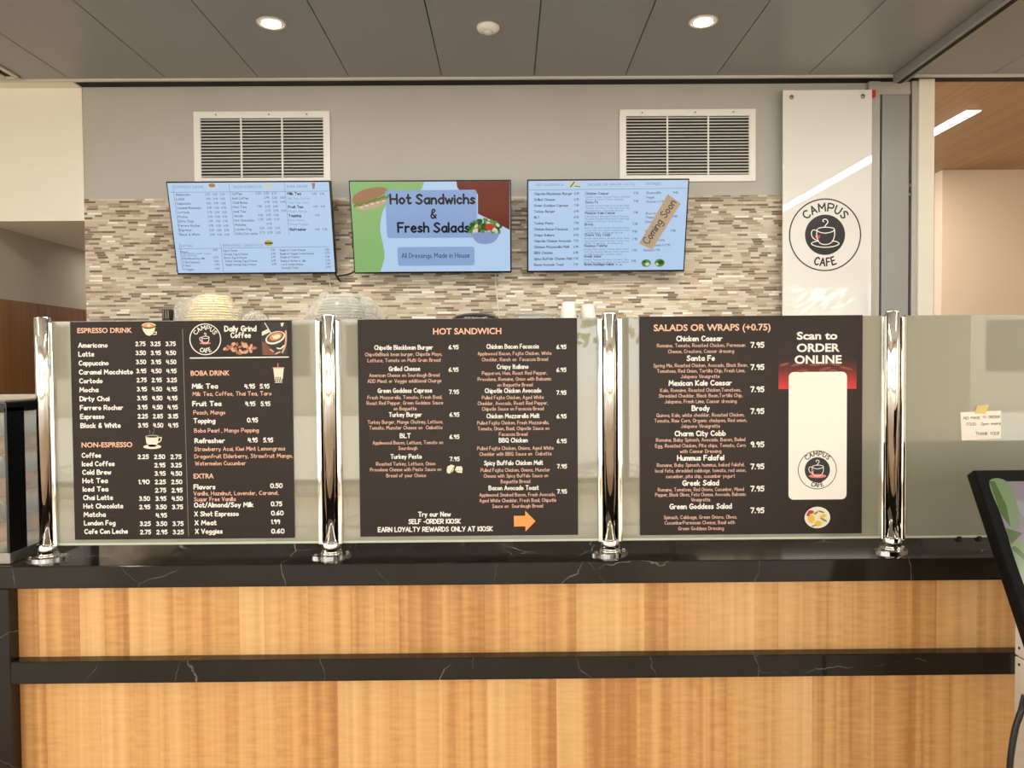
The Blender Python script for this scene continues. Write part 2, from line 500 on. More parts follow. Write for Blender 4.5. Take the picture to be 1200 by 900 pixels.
# a round hand-lettered face, one pen stroke per line; ~ marks a curved stroke
GLYPH = {
 'A': "0,0 .3,1 .6,0|.1,.36 .5,.36", 'B': "0,0 0,1|~0,1 .42,.93 .4,.6 0,.54|~0,.54 .52,.48 .5,.08 0,0",
 'C': "~.58,.84 .35,1 .06,.75 .04,.3 .3,0 .58,.14", 'D': "0,0 0,1|~0,1 .42,.9 .58,.5 .42,.1 0,0",
 'E': ".48,1 0,1 0,0 .5,0|0,.52 .42,.52", 'F': ".48,1 0,1 0,0|0,.52 .4,.52",
 'G': "~.58,.86 .35,1 .06,.75 .04,.3 .3,0 .58,.12|.36,.44 .6,.44 .58,.1", 'H': "0,0 0,1|.56,0 .56,1|0,.5 .56,.5",
 'I': "0,0 0,1", 'J': "~.42,1 .42,.25 .25,0 0,.15", 'K': "0,0 0,1|.5,1 .02,.46 .52,0", 'L': "0,1 0,0 .46,0",
 'M': "0,0 .08,1 .37,.35 .66,1 .74,0", 'N': "0,0 0,1 .56,0 .56,1",
 'O': "~.32,1 .05,.8 .05,.2 .32,0 .58,.2 .58,.8 .32,1", 'P': "0,0 0,1|~0,1 .48,.95 .48,.5 0,.45",
 'Q': "~.32,1 .05,.8 .05,.2 .32,0 .58,.2 .58,.8 .32,1|.36,.25 .66,-.06", 'R': "0,0 0,1|~0,1 .48,.95 .48,.52 0,.46|.15,.46 .54,0",
 'S': "~.5,.86 .28,1 .06,.78 .27,.52 .5,.27 .27,0 0,.13", 'T': "0,1 .6,1|.3,1 .3,0",
 'U': "~0,1 .02,.25 .27,0 .52,.25 .54,1", 'V': "0,1 .29,0 .58,1", 'W': "0,1 .2,0 .41,.8 .62,0 .82,1",
 'X': "0,1 .54,0|.54,1 0,0", 'Y': "0,1 .3,.48|.58,1 .22,0", 'Z': "0,1 .52,1 0,0 .54,0",
 'a': "~.45,.5 .25,.61 .03,.32 .22,0 .45,.2|.46,.6 .47,0", 'b': "0,1 0,0|~0,.45 .25,.6 .46,.3 .25,0 0,.12",
 'c': "~.4,.5 .2,.6 .02,.3 .2,0 .42,.1", 'd': "~.45,.48 .22,.6 .02,.3 .22,0 .45,.14|.46,1 .46,0",
 'e': "~.04,.32 .43,.36 .35,.57 .18,.6 .02,.3 .2,0 .43,.08", 'f': "~.4,.95 .26,1 .14,.8 .13,0|0,.58 .34,.58",
 'g': "~.45,.48 .22,.6 .02,.32 .22,.06 .45,.2|~.46,.6 .46,-.1 .28,-.32 .04,-.22", 'h': "0,0 0,1|~0,.4 .22,.6 .39,.45 .41,0",
 'i': "0,0 0,.58|0,.82 0,.86", 'j': "~.2,.58 .2,-.1 .1,-.3 -.06,-.24|.2,.82 .2,.86", 'k': "0,0 0,1|.38,.6 .02,.26 .4,0",
 'l': "0,0 0,1", 'm': "0,0 0,.6|~0,.4 .16,.6 .29,.5 .3,0|~.3,.4 .46,.6 .6,.48 .61,0", 'n': "0,0 0,.6|~0,.4 .22,.6 .39,.45 .41,0",
 'o': "~.24,.6 .02,.32 .22,0 .46,.3 .24,.6", 'p': "0,.6 0,-.32|~0,.45 .25,.6 .46,.3 .25,0 0,.12",
 'q': "~.45,.48 .22,.6 .02,.3 .22,0 .45,.14|.46,.6 .46,-.32", 'r': "0,0 0,.6|~0,.38 .15,.58 .32,.56",
 's': "~.35,.52 .18,.6 .04,.46 .19,.3 .35,.14 .18,0 0,.08", 't': "~.14,.95 .14,.15 .24,0 .35,.06|0,.62 .33,.62",
 'u': "~0,.6 .02,.15 .2,0 .41,.2|.42,.6 .43,0", 'v': "0,.6 .21,0 .42,.6", 'w': "0,.6 .15,0 .31,.5 .47,0 .62,.6",
 'x': "0,.6 .4,0|.4,.6 0,0", 'y': "0,.6 .2,.06|.42,.6 .12,-.3", 'z': "0,.6 .4,.6 0,0 .42,0",
 '0': "~.26,1 .04,.8 .04,.2 .26,0 .48,.2 .48,.8 .26,1", '1': "0,.8 .13,1 .13,0", '2': "~0,.8 .2,1 .43,.78 .3,.42 0,0|0,0 .48,0",
 '3': "~.02,.9 .25,1 .41,.78 .18,.55|~.18,.55 .47,.35 .25,0 0,.1", '4': ".08,1 0,.42 .48,.42|.38,.9 .36,0",
 '5': ".44,1 .08,1 .04,.58|~.04,.58 .3,.64 .45,.35 .28,0 0,.1", '6': "~.38,1 .1,.6 .04,.2 .25,0 .45,.22 .28,.48 .06,.3",
 '7': "0,1 .46,1 .16,0", '8': "~.25,.54 .06,.78 .25,1 .44,.78 .25,.54 .02,.26 .25,0 .48,.26 .25,.54", '9': "~.43,.7 .24,.52 .04,.74 .22,1 .43,.8 .4,.3 .3,0",
 '.': ".02,.02 .02,.04", ',': ".06,.05 0,-.14", '&': "~.5,0 .14,.55 .16,.9 .3,1 .4,.82 .06,.4 .06,.1 .26,0 .5,.35",
 '+': "0,.45 .5,.45|.25,.2 .25,.7", '-': "0,.4 .34,.4", '/': "0,-.1 .36,1.05", '(': "~.2,1.1 .02,.75 .02,.25 .2,-.1", ')': "~0,1.1 .18,.75 .18,.25 0,-.1", '!': "0,.32 0,1|0,.02 0,.04",
}
_gl = {}
def glyph(ch, n):
    k = (ch, n)
    if k not in _gl:
        st = []
        for s in GLYPH[ch].split('|'):
            sm = s.startswith('~'); s = s.lstrip('~')
            p = [tuple(float(q) for q in t.split(',')) for t in s.split()]
            st.append(catmull(p, n) if sm and len(p) > 2 else p)
        _gl[k] = (st, max(x for q in st for x, y in q))
    return _gl[k]

def hand_layout(s, n=3, sp=.19):
    x = 0; out = []
    for ch in s:
        if ch == ' ': x += .42; continue
        st, wd = glyph(ch, n)
        out += [[(a + x, b) for a, b in q] for q in st]
        x += wd + sp
    return out, max(x - sp, .01)

def hand(S, mb, s, x0, x1, yb, cap, h=.0006, wt=.15, n=2, nd=6, slant=0.0):
    """hand lettering from pixel x0 to x1 with its baseline at yb and capitals cap pixels tall; x1 None keeps the natural width"""
    st, wd = hand_layout(s, n)
    k = S.scale((x0 + (x1 or x0)) / 2, yb) * cap * (.87 if n == 2 else 1)
    kx = k if x1 is None else (S.px(x1, yb)[0] - S.px(x0, yb)[0]) / wd
    a0, b0 = S.px(x0, yb)
    if x1 is not None: b0 = S.px((x0 + x1) / 2, yb)[1]
    for q in st:
        S.stroke(mb, [(a0 + x * kx + y * k * slant, b0 + y * k) for x, y in q], wt * math.sqrt(k * kx), h, nd)
    mb.cut()

def hand_arc(S, mb, s, cx, cy, r, cap, h, wt=.13, top=True, spread=1.0):
    st, wd = hand_layout(s, 4, .26)
    k0 = S.scale(cx, cy); k = k0 * cap; c = S.px(cx, cy); R = r * k0
    for q in st:
        pts = []
        for x, y in q:
            t = (x - wd / 2) * k * spread / R
            if top: pts.append((c[0] + (R + y * k) * math.sin(t), c[1] + (R + y * k) * math.cos(t)))
            else: pts.append((c[0] + (R - y * k) * math.sin(t), c[1] - (R - y * k) * math.cos(t)))
        S.stroke(mb, pts, wt * k, h, 8)
    mb.cut()

_sans = {}
def sans_mesh(s, bold, space=1.0):
    key = (s, bold, space)
    if key not in _sans:
        cu = bpy.data.curves.new('lettering', 'FONT'); cu.body = s; cu.size = 1.0; cu.offset = bold
        cu.space_character = space; cu.resolution_u = 3; cu.fill_mode = 'FRONT'
        ob = bpy.data.objects.new('lettering', cu); COL.objects.link(ob)
        dg = bpy.context.evaluated_depsgraph_get(); dg.update()
        me = bpy.data.meshes.new_from_object(ob.evaluated_get(dg))
        vs = [(v.co.x, v.co.y) for v in me.vertices]; fs = [tuple(p.vertices) for p in me.polygons]
        bpy.data.objects.remove(ob); bpy.data.curves.remove(cu); bpy.data.meshes.remove(me)
        xs = [v[0] for v in vs]
        _sans[key] = (vs, fs, min(xs), max(xs))
    return _sans[key]

def sans(S, mb, s, x0, x1, yb, cap, h=.0006, bold=.012, space=1.0):
    vs, fs, mn, mx = sans_mesh(s, bold, space)
    k = S.scale((x0 + x1) / 2, yb) * cap / .73
    kx = (S.px(x1, yb)[0] - S.px(x0, yb)[0]) / (mx - mn)
    a0 = S.px(x0, yb)[0]; b0 = S.px((x0 + x1) / 2, yb)[1]
    mb.add([S.pt(a0 + (x - mn) * kx, b0 + y * k, h) for x, y in vs], fs)
    mb.cut()

# ================================================================== ROOM
ZC = 3.423            # metal ceiling
YW = 3.02             # back wall face
xb = atY(99.5, 230, YW).x   # left end of that wall
YF = 2.90             # front edge of the kitchen opening
ZS = 2.55             # low ceiling in the side passage

struct('floor', BOX(-7, 7, -7.2, 9, -.12, 0), M['floor'], 'tan tiled floor of the hall in front of and behind the counter', 'floor')
struct('ground', BOX(-60, 60, -60, 9, -.26, -.13), M['pavement'], 'pale pavement of the street outside the windows', 'ground')

# ceiling: long metal panels with dark open joints
seams = [-2.166, -1.576, -.997, -.406, .184, .768, 1.353, 1.943]
xs_ = [-7.0, -6.3, -5.7, -5.1, -4.5, -3.9, -3.09, -2.78] + seams + [2.53, 3.13, 3.72, 4.31, 4.9, 5.5, 6.2, 7.0]
m = MB()
for a, b in zip(xs_[:-1], xs_[1:]):
    m.box(a + .003, b - .003, -7.2, 2.86, ZC, ZC + .03)
m.box(-7, 7, -7.2, 9, ZC + .035, ZC + .25, mi=1)
struct('ceiling', m, [M['ceiling'], M['ceiling_void']], 'grey satin metal panel ceiling with dark joints running front to back', 'ceiling')
struct('trim_1', BOX(-7, 7, 2.862, 2.885, ZC - .012, ZC + .03), M['trim_light'], 'thin pale metal edge along the back of the ceiling', 'trim')
m = BOX(xb, 2.60, 2.885, 3.02, ZC + .005, ZC + .03); m.box(2.60, 7, 2.90, 3.0, ZC + .005, ZC + .03)
struct('trim_2', m, M['black'], 'black shutter slot between ceiling edge and grey back wall', 'trim')

# back wall: grey paint above, mosaic below
ztile = atY(160, 233.5, YW).z

struct('wall_back', BOX(xb, 2.62, YW, YW + .4, 0, ZC + .03), M['wall_grey'], 'warm grey painted back wall above the mosaic tiles', 'wall')
struct('trim_3', BOX(xb, 2.44, YW - .012, YW + .001, .9, ztile), M['tile'], 'mosaic of cream, tan and brown strip tiles on the lower back wall', 'wall tiling')

# left bulkhead and side passage
m = BOX(-7, xb, YW - .012, YW + .09, ZS, ZC + .03); m.box(-7, xb, 2.886, YW - .012, ZC - .004, ZC + .03)
struct('wall_left', m, M['wall_white'], 'cream white bulkhead wall at upper left over the passage', 'wall')
struct('ceiling_passage', BOX(-3.6, xb, YW + .09, 8, ZS, ZS + .05), M['wall_white'], 'low pale ceiling of the passage at the left', 'ceiling')
m = BOX(-3.7, -3.5, YW, 8, 2.058, ZS); m.box(-7, -3.5, YW, YW + .09, 0, ZS)
struct('wall_passage', m, M['wall_taupe'], 'taupe painted wall of the left passage above the wood panelling', 'wall')
m = MB()
yy = YW
for k in range(9):
    m.box(-3.7, -3.49, yy + .002, yy + .60, 0, 2.058); yy += .604
struct('wall_passage_panelling', m, M['wood_dark'], 'walnut panelling on the lower left passage wall', 'wall panelling')
struct('wall_passage_end', BOX(-3.7, xb, 8, 8.1, 0, ZS), M['wall_taupe'], 'taupe wall closing the end of the left passage', 'wall')
struct('wall_kitchen_side', BOX(xb, xb + .1, YW + .4, 8, 0, ZC), M['wall_grey'], 'grey wall on the right side of the left passage', 'wall')

# right: metal pocket door, white column, corridor with wooden ceiling
def X_(px, Y=2.98, py=240): return atY(px, py, Y).x
xa, xc, xd, xe, xf, xg = X_(1021), X_(1031), X_(1064.5), X_(1067.5), X_(1073.5), X_(1091.5)
dt = thing('door_1', 'grey metal pocket door leaf standing between the white panel and the pale column', 'door', ((xc + xd) / 2, 2.98, 0))
dt['kind'] = 'structure'
ztop = atY(1048, 111.5, 2.98).z
BOX(xc + .006, xd - .004, 2.965, 3.02, 0, ztop, .004).build('door_leaf', M['door_grey'], dt)
m = BOX(xa - .02, xc - .004, 2.975, 3.05, 0, ZC); m.box(xc - .004, xd + .012, 2.985, 3.03, ztop + .006, ZC)
m.box(xe, xf, 2.97, 3.05, 0, ZC)
m.build('door_frame', M['jamb'], dt)
BOX(xc - .004, xd + .014, 3.021, 3.06, 0, ZC).build('door_recess', M['black'], dt)
for z in (2.72, 2.66):
    m = MB(); m.lathe([(.006, 0), (.006, .05)], (xd + .006, 2.975, z), 10); m.build('hinge', M['steel'], dt)
struct('trim_4', BOX(xf, xg, 2.95, 3.45, 0, ZC + .03), M['wall_white'], 'pale painted column at the right of the grey door', 'column')
struct('ceiling_corridor', BOX(xf, 7, 3.0, 9, ZC, ZC + .034), M['wood_ceiling'], 'warm wooden ceiling of the corridor at the right', 'ceiling')
m = BOX(4.21, 7, 5.27, 5.4, 0, ZC)
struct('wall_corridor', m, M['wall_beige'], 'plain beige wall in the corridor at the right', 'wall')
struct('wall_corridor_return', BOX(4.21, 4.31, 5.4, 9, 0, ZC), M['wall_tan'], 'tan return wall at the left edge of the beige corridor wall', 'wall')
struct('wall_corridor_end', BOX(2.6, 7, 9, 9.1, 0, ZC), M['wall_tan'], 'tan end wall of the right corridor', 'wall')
def side_wall(x0, x1, y0, y1, yend):
    m = BOX(x0, x1, y1, yend, 0, ZC); m.box(x0, x1, -7.2, y0, 0, ZC); m.box(x0, x1, y0, y1, 0, .12); m.box(x0, x1, y0, y1, 3.05, ZC)
    return m
def side_window(n_, x, y0, y1, label):
    m = MB(); k = round((y1 - y0) / 1.5)
    for i in range(k + 1):
        y = y0 + (y1 - y0) * i / k; m.box(x - .05, x + .05, y - .03, y + .03, .12, 3.05)
    m.box(x - .05, x + .05, y0, y1, 2.3, 2.36); m.box(x - .05, x + .05, y0, y1, .12, .18)
    struct('window_%d' % n_, m, M['mullion'], label, 'window')
side_window(4, -6.95, -6.7, -1.0, 'dark framed street window along the left side of the hall')
side_window(5, 6.95, -6.7, -2.6, 'dark framed street window along the right side of the hall')
struct('wall_right', side_wall(6.9, 7, -6.7, -2.6, 9), M['wall_white'], 'cream wall at the right side of the hall', 'wall')
struct('wall_hall_left', side_wall(-7, -6.9, -6.7, -1.0, YF), M['wall_white'], 'cream wall at the left side of the hall', 'wall')

# window wall behind the camera (mirrored in the glass and chrome)
m = MB()
for a, b in ((-7, -6.4), (4.1, 5.6)): m.box(a, b, -7.2, -6.9, 0, ZC)
m.box(-7, 7, -7.2, -6.95, 3.05, ZC); m.box(-7, 7, -7.2, -6.95, 0, .12)
struct('wall_front', m, M['wall_white'], 'window wall of the hall facing the street', 'wall')
for i, (a, b) in enumerate(((-6.4, -1.2), (-1.2, 4.1), (5.6, 7.0))):
    m = MB(); n_ = max(1, round((b - a) / 1.5))
    for k in range(n_ + 1):
        x = a + (b - a) * k / n_; m.box(x - .03, x + .03, -7.12, -7.0, .12, 3.05)
    m.box(a, b, -7.12, -7.0, 2.3, 2.36); m.box(a, b, -7.12, -7.0, .12, .18)
    struct('window_%d' % (i + 1), m, M['mullion'], ('wide', 'middle', 'narrow')[i] + ' dark framed street window behind the viewer', 'window')

# street outside, seen only as reflections
m = MB(); m.box(-26, -2.5, -28, -26, -.13, 3.2); m.box(9, 26, -28, -26, -.13, 4)
for k in (0, 1, 2, 3, 4, 5, 6, 11, 12, 13, 14, 15):
    for z in (1.2,):
        m.box(-24 + k * 3, -22.4 + k * 3, -25.99, -25.9, z, z + 1.9, mi=1)
struct('wall_street_facade', m, [M['facade'], M['dark_glass']], 'stone building across the street mirrored in the glass', 'building')
def tree(x, y, r, hgt, label, sd_):
    t = thing('street_tree', label, 'tree', (x, y, -.13), 'street trees')
    mm = MB(); mm.tube([(x, y, -.13), (x + .05, y, hgt * .4), (x - .05, y, hgt * .75)], .11, 10); mm.build('trunk', M['bark'], t)
    rr = random.Random(sd_); mm = MB()
    for k in range(420):
        d = Vector((rr.gauss(0, 1), rr.gauss(0, 1), rr.gauss(0, 1))).normalized() * (r * rr.random() ** .4)
        c = Vector((x, y, hgt)) + Vector((d.x, d.y, d.z * .75)); a = Vector((rr.gauss(0, 1), rr.gauss(0, 1), rr.gauss(0, 1))).normalized()
        b = a.orthogonal().normalized(); e = a.cross(b); s = .13
        mm.add([c + b * s, c + e * s * .5, c - b * s, c - e * s * .5], [(0, 1, 2, 3)])
    mm.build('crown', M['leaf'], t)
tree(-6.3, -12.5, 1.5, 3.2, 'street tree outside mirrored in the leftmost glass', 1)
tree(1.9, -12.0, 1.5, 3.0, 'street tree outside mirrored beside the second menu board', 2)
tree(7.4, -11.0, 1.7, 3.2, 'street tree outside mirrored in the glass with the paper note', 3)

# ================================================================== COUNTER
ZT = 1.05; TH = .061
CX0, CX1 = -2.35, 2.3
LEGX = atY(10, 695, 0.0).x
ct = tag(BOX(CX0, CX1, 0, .62, ZT - TH, ZT, .003).build('countertop', M['stone']),
         'long black veined stone countertop under the glass guards', 'countertop')
sc_ = thing('service_counter', 'serving counter with honey wood front panels and a black stone rail', 'counter', (0, .3, 0))
zs1, zs0 = atY(600, 770.5, 0).z, atY(600, 796.5, 0).z
BOX(CX0, CX1, .037, .06, zs1, ZT - TH).build('wood_panel', M['wood'], sc_)
BOX(CX0, CX1, .037, .06, .08, zs0).build('wood_panel', plank_material('honey_maple_veneer_lower', rgb(234, 190, 130), rgb(218, 166, 103), rgb(184, 128, 70), w=.098, off=1.73), sc_)
BOX(LEGX + .001, CX1, 0, .09, zs0, zs1, .003).build('stone_rail', M['stone'], sc_)
BOX(LEGX - .09, LEGX, 0, .62, 0, ZT - TH, .003).build('stone_leg', M['stone'], sc_)
BOX(CX0, CX1, .062, .6, .06, ZT - TH - .001).build('carcass', M['black'], sc_)
BOX(CX0, CX1, .09, .55, 0, .08).build('toe_kick', M['black'], sc_)

# ------------------------------------------------------------------ guard posts and glass
YP = .08
post_x = [atZ(px, 652 - .01 * (px - 57), ZT).x for px in (57.5, 388.7, 714.7, 1044.0)]
post_x = [atY(px, py, YP).x for px, py in ((56.0, 640), (388.6, 636), (714.8, 633), (1044.2, 630))]
ZG0, ZG1 = atY(560, 634.5, YP).z, atY(560, 373.0, YP).z
plab = ['chrome guard post at the left end of the glass guards', 'chrome guard post between the coffee and hot sandwich boards',
        'chrome guard post between the hot sandwich and salad boards', 'chrome guard post right of the salad board, left of the paper note']
first = None
def post(x, sides, label):
    t = thing('guard_post', label, 'post', (x, YP, ZT), 'chrome guard posts')
    m = MB(); m.lathe([(.0205, 0), (.0205, ZG1 - ZT + .004), (.019, ZG1 - ZT + .007)], (x, YP, ZT + .004), 32); m.build('tube', M['chrome'], t)
    m = MB(); m.lathe([(.0272, .006), (.0272, .040), (.025, .043)], (x, YP, ZT), 32)
    m.lathe([(.030, .006), (.030, .012), (.0285, .014)], (x, YP, ZT), 32); m.build('collar', M['chrome'], t)
    # eye-shaped flange turned askew
    ring = []
    for k in range(40):
        a = 2 * PI * k / 40
        lx = .055 * math.cos(a); ly = .034 * math.sin(a) * (1 - .35 * abs(math.cos(a)) ** 3)
        ca, sa = math.cos(.35), math.sin(.35)
        ring.append((x + lx * ca - ly * sa, YP + lx * sa + ly * ca, ZT))
    m = MB(); m.prism(ring, Vector((0, 0, .006))); fl = m.build('flange', M['chrome'], t)
    for s in (-1, 1):
        m = MB(); m.lathe([(.005, .006), (.005, .009), (.003, .0105)], (x + s * .043 * math.cos(.35), YP + s * .043 * math.sin(.35), ZT), 12)
        m.build('screw', M['steel'], fl)
    for s in sides:
        xo = x + s * .0275
        BOX(xo - .0065, xo + .0065, YP - .014, YP + .014, ZG0 - .004, ZG1 - .001, .004).build('glass_channel', M['chrome'], t)
    return t
for i, x in enumerate(post_x):
    post(x, (1,) if i == 0 else (-1, 1), plab[i])

glab = ['frosted glass guard behind the espresso and boba menu board', 'frosted glass guard behind the hot sandwich menu board',
        'frosted glass guard behind the salads and wraps menu board', 'frosted glass guard with the handwritten note at the right end']
ends = post_x + [2.1]
for i in range(4):
    x0 = ends[i] + .0342; x1 = ends[i + 1] - .0342
    t = thing('glass_guard', glab[i], 'glass panel', ((x0 + x1) / 2, YP, ZG0), 'glass guard panels')
    BOX(x0, x1, YP - .004, YP + .004, ZG0 + .006, ZG1 - .001).build('pane', M['glass_panel'], t)
    BOX(x0, x1, YP - .005, YP + .005, ZG0, ZG0 + .006).build('edge_strip', M['glass_edge'], t)
    if i == 3:
        for px in (1122.5, 1146):
            xx = atY(px, 632, YP).x
            BOX(xx - .006, xx + .006, YP - .009, YP + .009, ZG0 - .012, ZG0 + .004, .002).build('black_tab', M['black_plastic'], t)  # small black block at the pane's bottom edge

# ================================================================== MENU BOARDS
YB = YP - .0092        # front face of the printed boards
def board(label, x0, x1, ytop, ybot):
    a = atY(x0, ytop, YB); b = atY(x1, ybot, YB)
    t = thing('menu_board', label, 'menu board', ((a.x + b.x) / 2, YB, b.z), 'printed menu boards')
    BOX(a.x, b.x, YB, YP - .0045, b.z, a.z).build('backing', M['board'], t)
    return t
BS = Surf((0, YB, 0), (1, 0, 0), (0, 0, 1), (0, -1, 0))
H1, H2, H3, H4 = .0004, .0008, .0012, .0016

def part(S, parent, name, m_, fn):
    mb = MB(); fn(mb)
    if len(mb.cuts) > 2:
        return [q.build(name, m_, parent) for q in mb.pieces() if q.f][0]
    return mb.build(name, m_, parent)

def logo(S, parent, cx, cy, r, ri, ink, paper, line, cup_line, h, cap, heart, saucer=None, solid=True):
    """round cafe emblem: ring, curved words, cup on a saucer with a curl of steam"""
    e = part(S, parent, 'emblem', ink, lambda mb: S.ring(mb, cx, cy, r, line, h))
    def words(mb):
        hand_arc(S, mb, 'CAMPUS', cx, cy, ri + (r - ri) * .24, cap, h, .2, True, 1.12)
        hand_arc(S, mb, 'CAFE', cx, cy, ri + (r - ri) * .70, cap, h, .2, False, 1.05)
    part(S, e, 'emblem_lettering', ink, words)
    if solid:
        part(S, e, 'emblem_disc', M['ink_black'], lambda mb: S.ellipse(mb, cx, cy, ri, ri, h, n=48))
    q = ri / 23.5
    def P(pts): return [(cx + (x - 463) / 8.18 * q, cy + (y - 452) / 8.18 * q) for x, y in pts]
    wd = cup_line
    def cup(mb):
        S.pxstroke(mb, P([(385, 402), (420, 384), (480, 379), (540, 388), (552, 402), (530, 422), (465, 436), (405, 424), (385, 402)]), wd, h + .0004, 4)
        S.pxstroke(mb, P([(385, 402), (384, 470), (410, 528), (462, 545), (520, 528), (552, 470), (554, 402)]), wd, h + .0004, 4)
        S.pxstroke(mb, P([(383, 412), (352, 405), (332, 430), (345, 480), (392, 510)]), wd, h + .0004, 4)
        S.pxstroke(mb, P([(452, 328), (441, 318), (450, 304), (478, 306), (490, 330), (470, 358), (455, 380)]), wd, h + .0004, 4)
        if saucer is None:
            S.pxstroke(mb, P([(395, 512), (350, 522), (332, 540), (380, 562), (465, 572), (550, 562), (596, 540), (580, 520), (540, 512)]), wd, h + .0004, 4)
    part(S, e, 'emblem_cup', paper, cup)
    if saucer is not None:
        def sau(mb): 
            c = P([(465, 545)])[0]; S.ellipse(mb, c[0], c[1], 16.2 * q, 3.6 * q, h + .0003)
        part(S, e, 'emblem_saucer', saucer, sau)
    def hrt(mb):
        S.pxpoly(mb, P([(392, 498), (366, 474), (368, 456), (382, 452), (392, 462), (402, 452), (416, 458), (414, 476)]), h + .0006)
    part(S, e, 'emblem_heart', heart, hrt)
    return e

# ---- board 1: espresso, non-espresso, boba, extra
b1 = board('dark brown menu board headed ESPRESSO DRINK and BOBA DRINK', 82, 345, 377.2, 630.4)
ESP = [('Americano', '2.75 3.25 3.75'), ('Latte', '3.50 3.95 4.50'), ('Cappuccino', '3.50 3.95 4.50'), ('Caramel Macchiato', '3.95 4.50 4.95'),
       ('Cortodo', '2.75 2.95 3.25'), ('Mocha', '3.95 4.50 4.95'), ('Dirty Chai', '3.95 4.50 4.95'), ('Ferrero Rocher', '3.95 4.50 4.95'),
       ('Espresso', '2.25 2.85 3.15'), ('Black & White', '3.95 4.50 4.95')]
NON = [('Coffee', '2.25 2.50 2.75'), ('Iced Coffee', '- 2.95 3.25'), ('Cold Brew', '- 3.95 4.50'), ('Hot Tea', '1.90 2.25 2.50'), ('Iced Tea', '- 2.75 2.95'),
       ('Chai Latte', '3.50 3.95 4.50'), ('Hot Chocolate', '2.95 3.50 3.75'), ('Matcha', '- 4.95 -'), ('London Fog', '3.25 3.50 3.75'), ('Cafe Con Leche', '2.75 2.95 3.25')]
ESPX = [126, 110, 127, 155.5, 120, 115, 128, 144, 122, 141]
NONX = [118, 134, 130, 126, 126.5, 132, 144, 123.5, 135, 149.5]
def b1_head(mb):
    sans(BS, mb, 'ESPRESSO DRINK', 90.7, 154.8, 390, 6.0, H1, .022)
    sans(BS, mb, 'NON-ESPRESSO', 95.7, 155.2, 524, 6.0, H1, .022)
    sans(BS, mb, 'BOBA DRINK', 223.6, 269.2, 440, 6.0, H1, .022)
    sans(BS, mb, 'EXTRA', 227, 250.5, 560.5, 5.8, H1, .022)
part(BS, b1, 'heading_lettering', M['ink_peach'], b1_head)
B1R = [('Milk Tea', 225.5, 255, 455, 5.8), ('Fruit Tea', 226, 259, 475.5, 5.8), ('Topping', 227.3, 252, 495.5, 5.8), ('Flavors', 227.5, 252, 573, 5.8),
       ('Oat/Almond/Soy Milk', 228, 296.5, 594, 5.8), ('X Shot Espresso', 228.3, 279.5, 604.5, 5.8), ('X Meat', 228.7, 253.5, 615, 5.8), ('X Veggies', 229.2, 260.5, 625, 5.8)]
def b1_items(mb):
    for i, (nm, pr) in enumerate(ESP):
        hand(BS, mb, nm, 92.2 + i * .3, ESPX[i], 407 + i * 10.45, 5.8, H1, .22)
    for i, (nm, pr) in enumerate(NON):
        hand(BS, mb, nm, 96.3 + i * .35, NONX[i], 536 + i * 9.9, 5.8, H1, .22)
    for nm, x0, x1, y, c in B1R: hand(BS, mb, nm, x0, x1, y, c, H1, .22)
    sans(BS, mb, 'Refresher', 228, 264, 519, 5.8, H1, .03)
part(BS, b1, 'item_lettering', M['ink_white'], b1_items)
def b1_prices(mb):
    for i, (nm, pr) in enumerate(ESP):
        for j, p in enumerate(pr.split()):
            if p != '-': hand(BS, mb, p, 159.2 + j * 17.7 + i * .35, 159.2 + j * 17.7 + i * .35 + 11, 405.2 + i * 10.6, 5.2, H1, .225)
    for i, (nm, pr) in enumerate(NON):
        for j, p in enumerate(pr.split()):
            if p != '-': hand(BS, mb, p, 162 + j * 19.2 + i * .3, 162 + j * 19.2 + i * .3 + 12, 537.5 + i * 9.8, 5.2, H1, .225)
    for p, x0, x1, y in (('4.95', 287, 298.5, 455), ('5.95', 305, 315.5, 455), ('4.95', 288, 299, 475.5), ('5.95', 306, 316.5, 475.5), ('0.95', 290, 302, 494.6),
                         ('4.95', 291, 301.7, 518), ('5.95', 309, 319.8, 518), ('0.50', 317.2, 330.8, 571.5), ('0.75', 318, 330.3, 592.8), ('0.60', 318.2, 332, 603.5),
                         ('1.99', 318.2, 327.8, 613.7), ('0.60', 318.4, 333, 624.7)):
        hand(BS, mb, p, x0, x1, y, 5.4, H1, .225)
part(BS, b1, 'price_lettering', M['ink_white'], b1_prices)
def b1_desc(mb):
    for s, x0, x1, y in (('Milk Tea, Coffee, Thai Tea, Taro', 226, 318, 463.5), ('Peach, Mango', 227, 264, 485.5), ('Boba Pearl , Mango Popping', 228, 303, 506.5),
                         ('Strawberry Acai, Kiwi Mint Lemongrass', 228, 334, 528), ('Dragonfruit Elderberry, Strawfruit Mango,', 228.2, 343, 536.5),
                         ('Watermelon Cucumber', 229, 288, 545), ('Vanilla, Hazelnut, Lavender, Caramel,', 227.3, 326, 580), ('Sugar Free Vanilla', 227.6, 276, 587)):
        hand(BS, mb, s, x0, x1, y, 5.1, H1, .145)
part(BS, b1, 'description_lettering', M['ink_peach'], b1_desc)
part(BS, b1, 'divider_line', M['ink_grey'], lambda mb: BS.pxstroke(mb, [(214, 386), (221, 628)], .8, H1))
part(BS, b1, 'header_rule', M['ink_white'], lambda mb: BS.pxstroke(mb, [(223, 419.6), (338, 418.4)], 1.4, H1))
part(BS, b1, 'slogan_lettering', M['ink_white'], lambda mb: (hand(BS, mb, 'Daily Grind', 263.5, 300, 388, 6.8, H1, .22), hand(BS, mb, 'Coffee', 270.7, 293.5, 395.6, 6.6, H1, .22)))
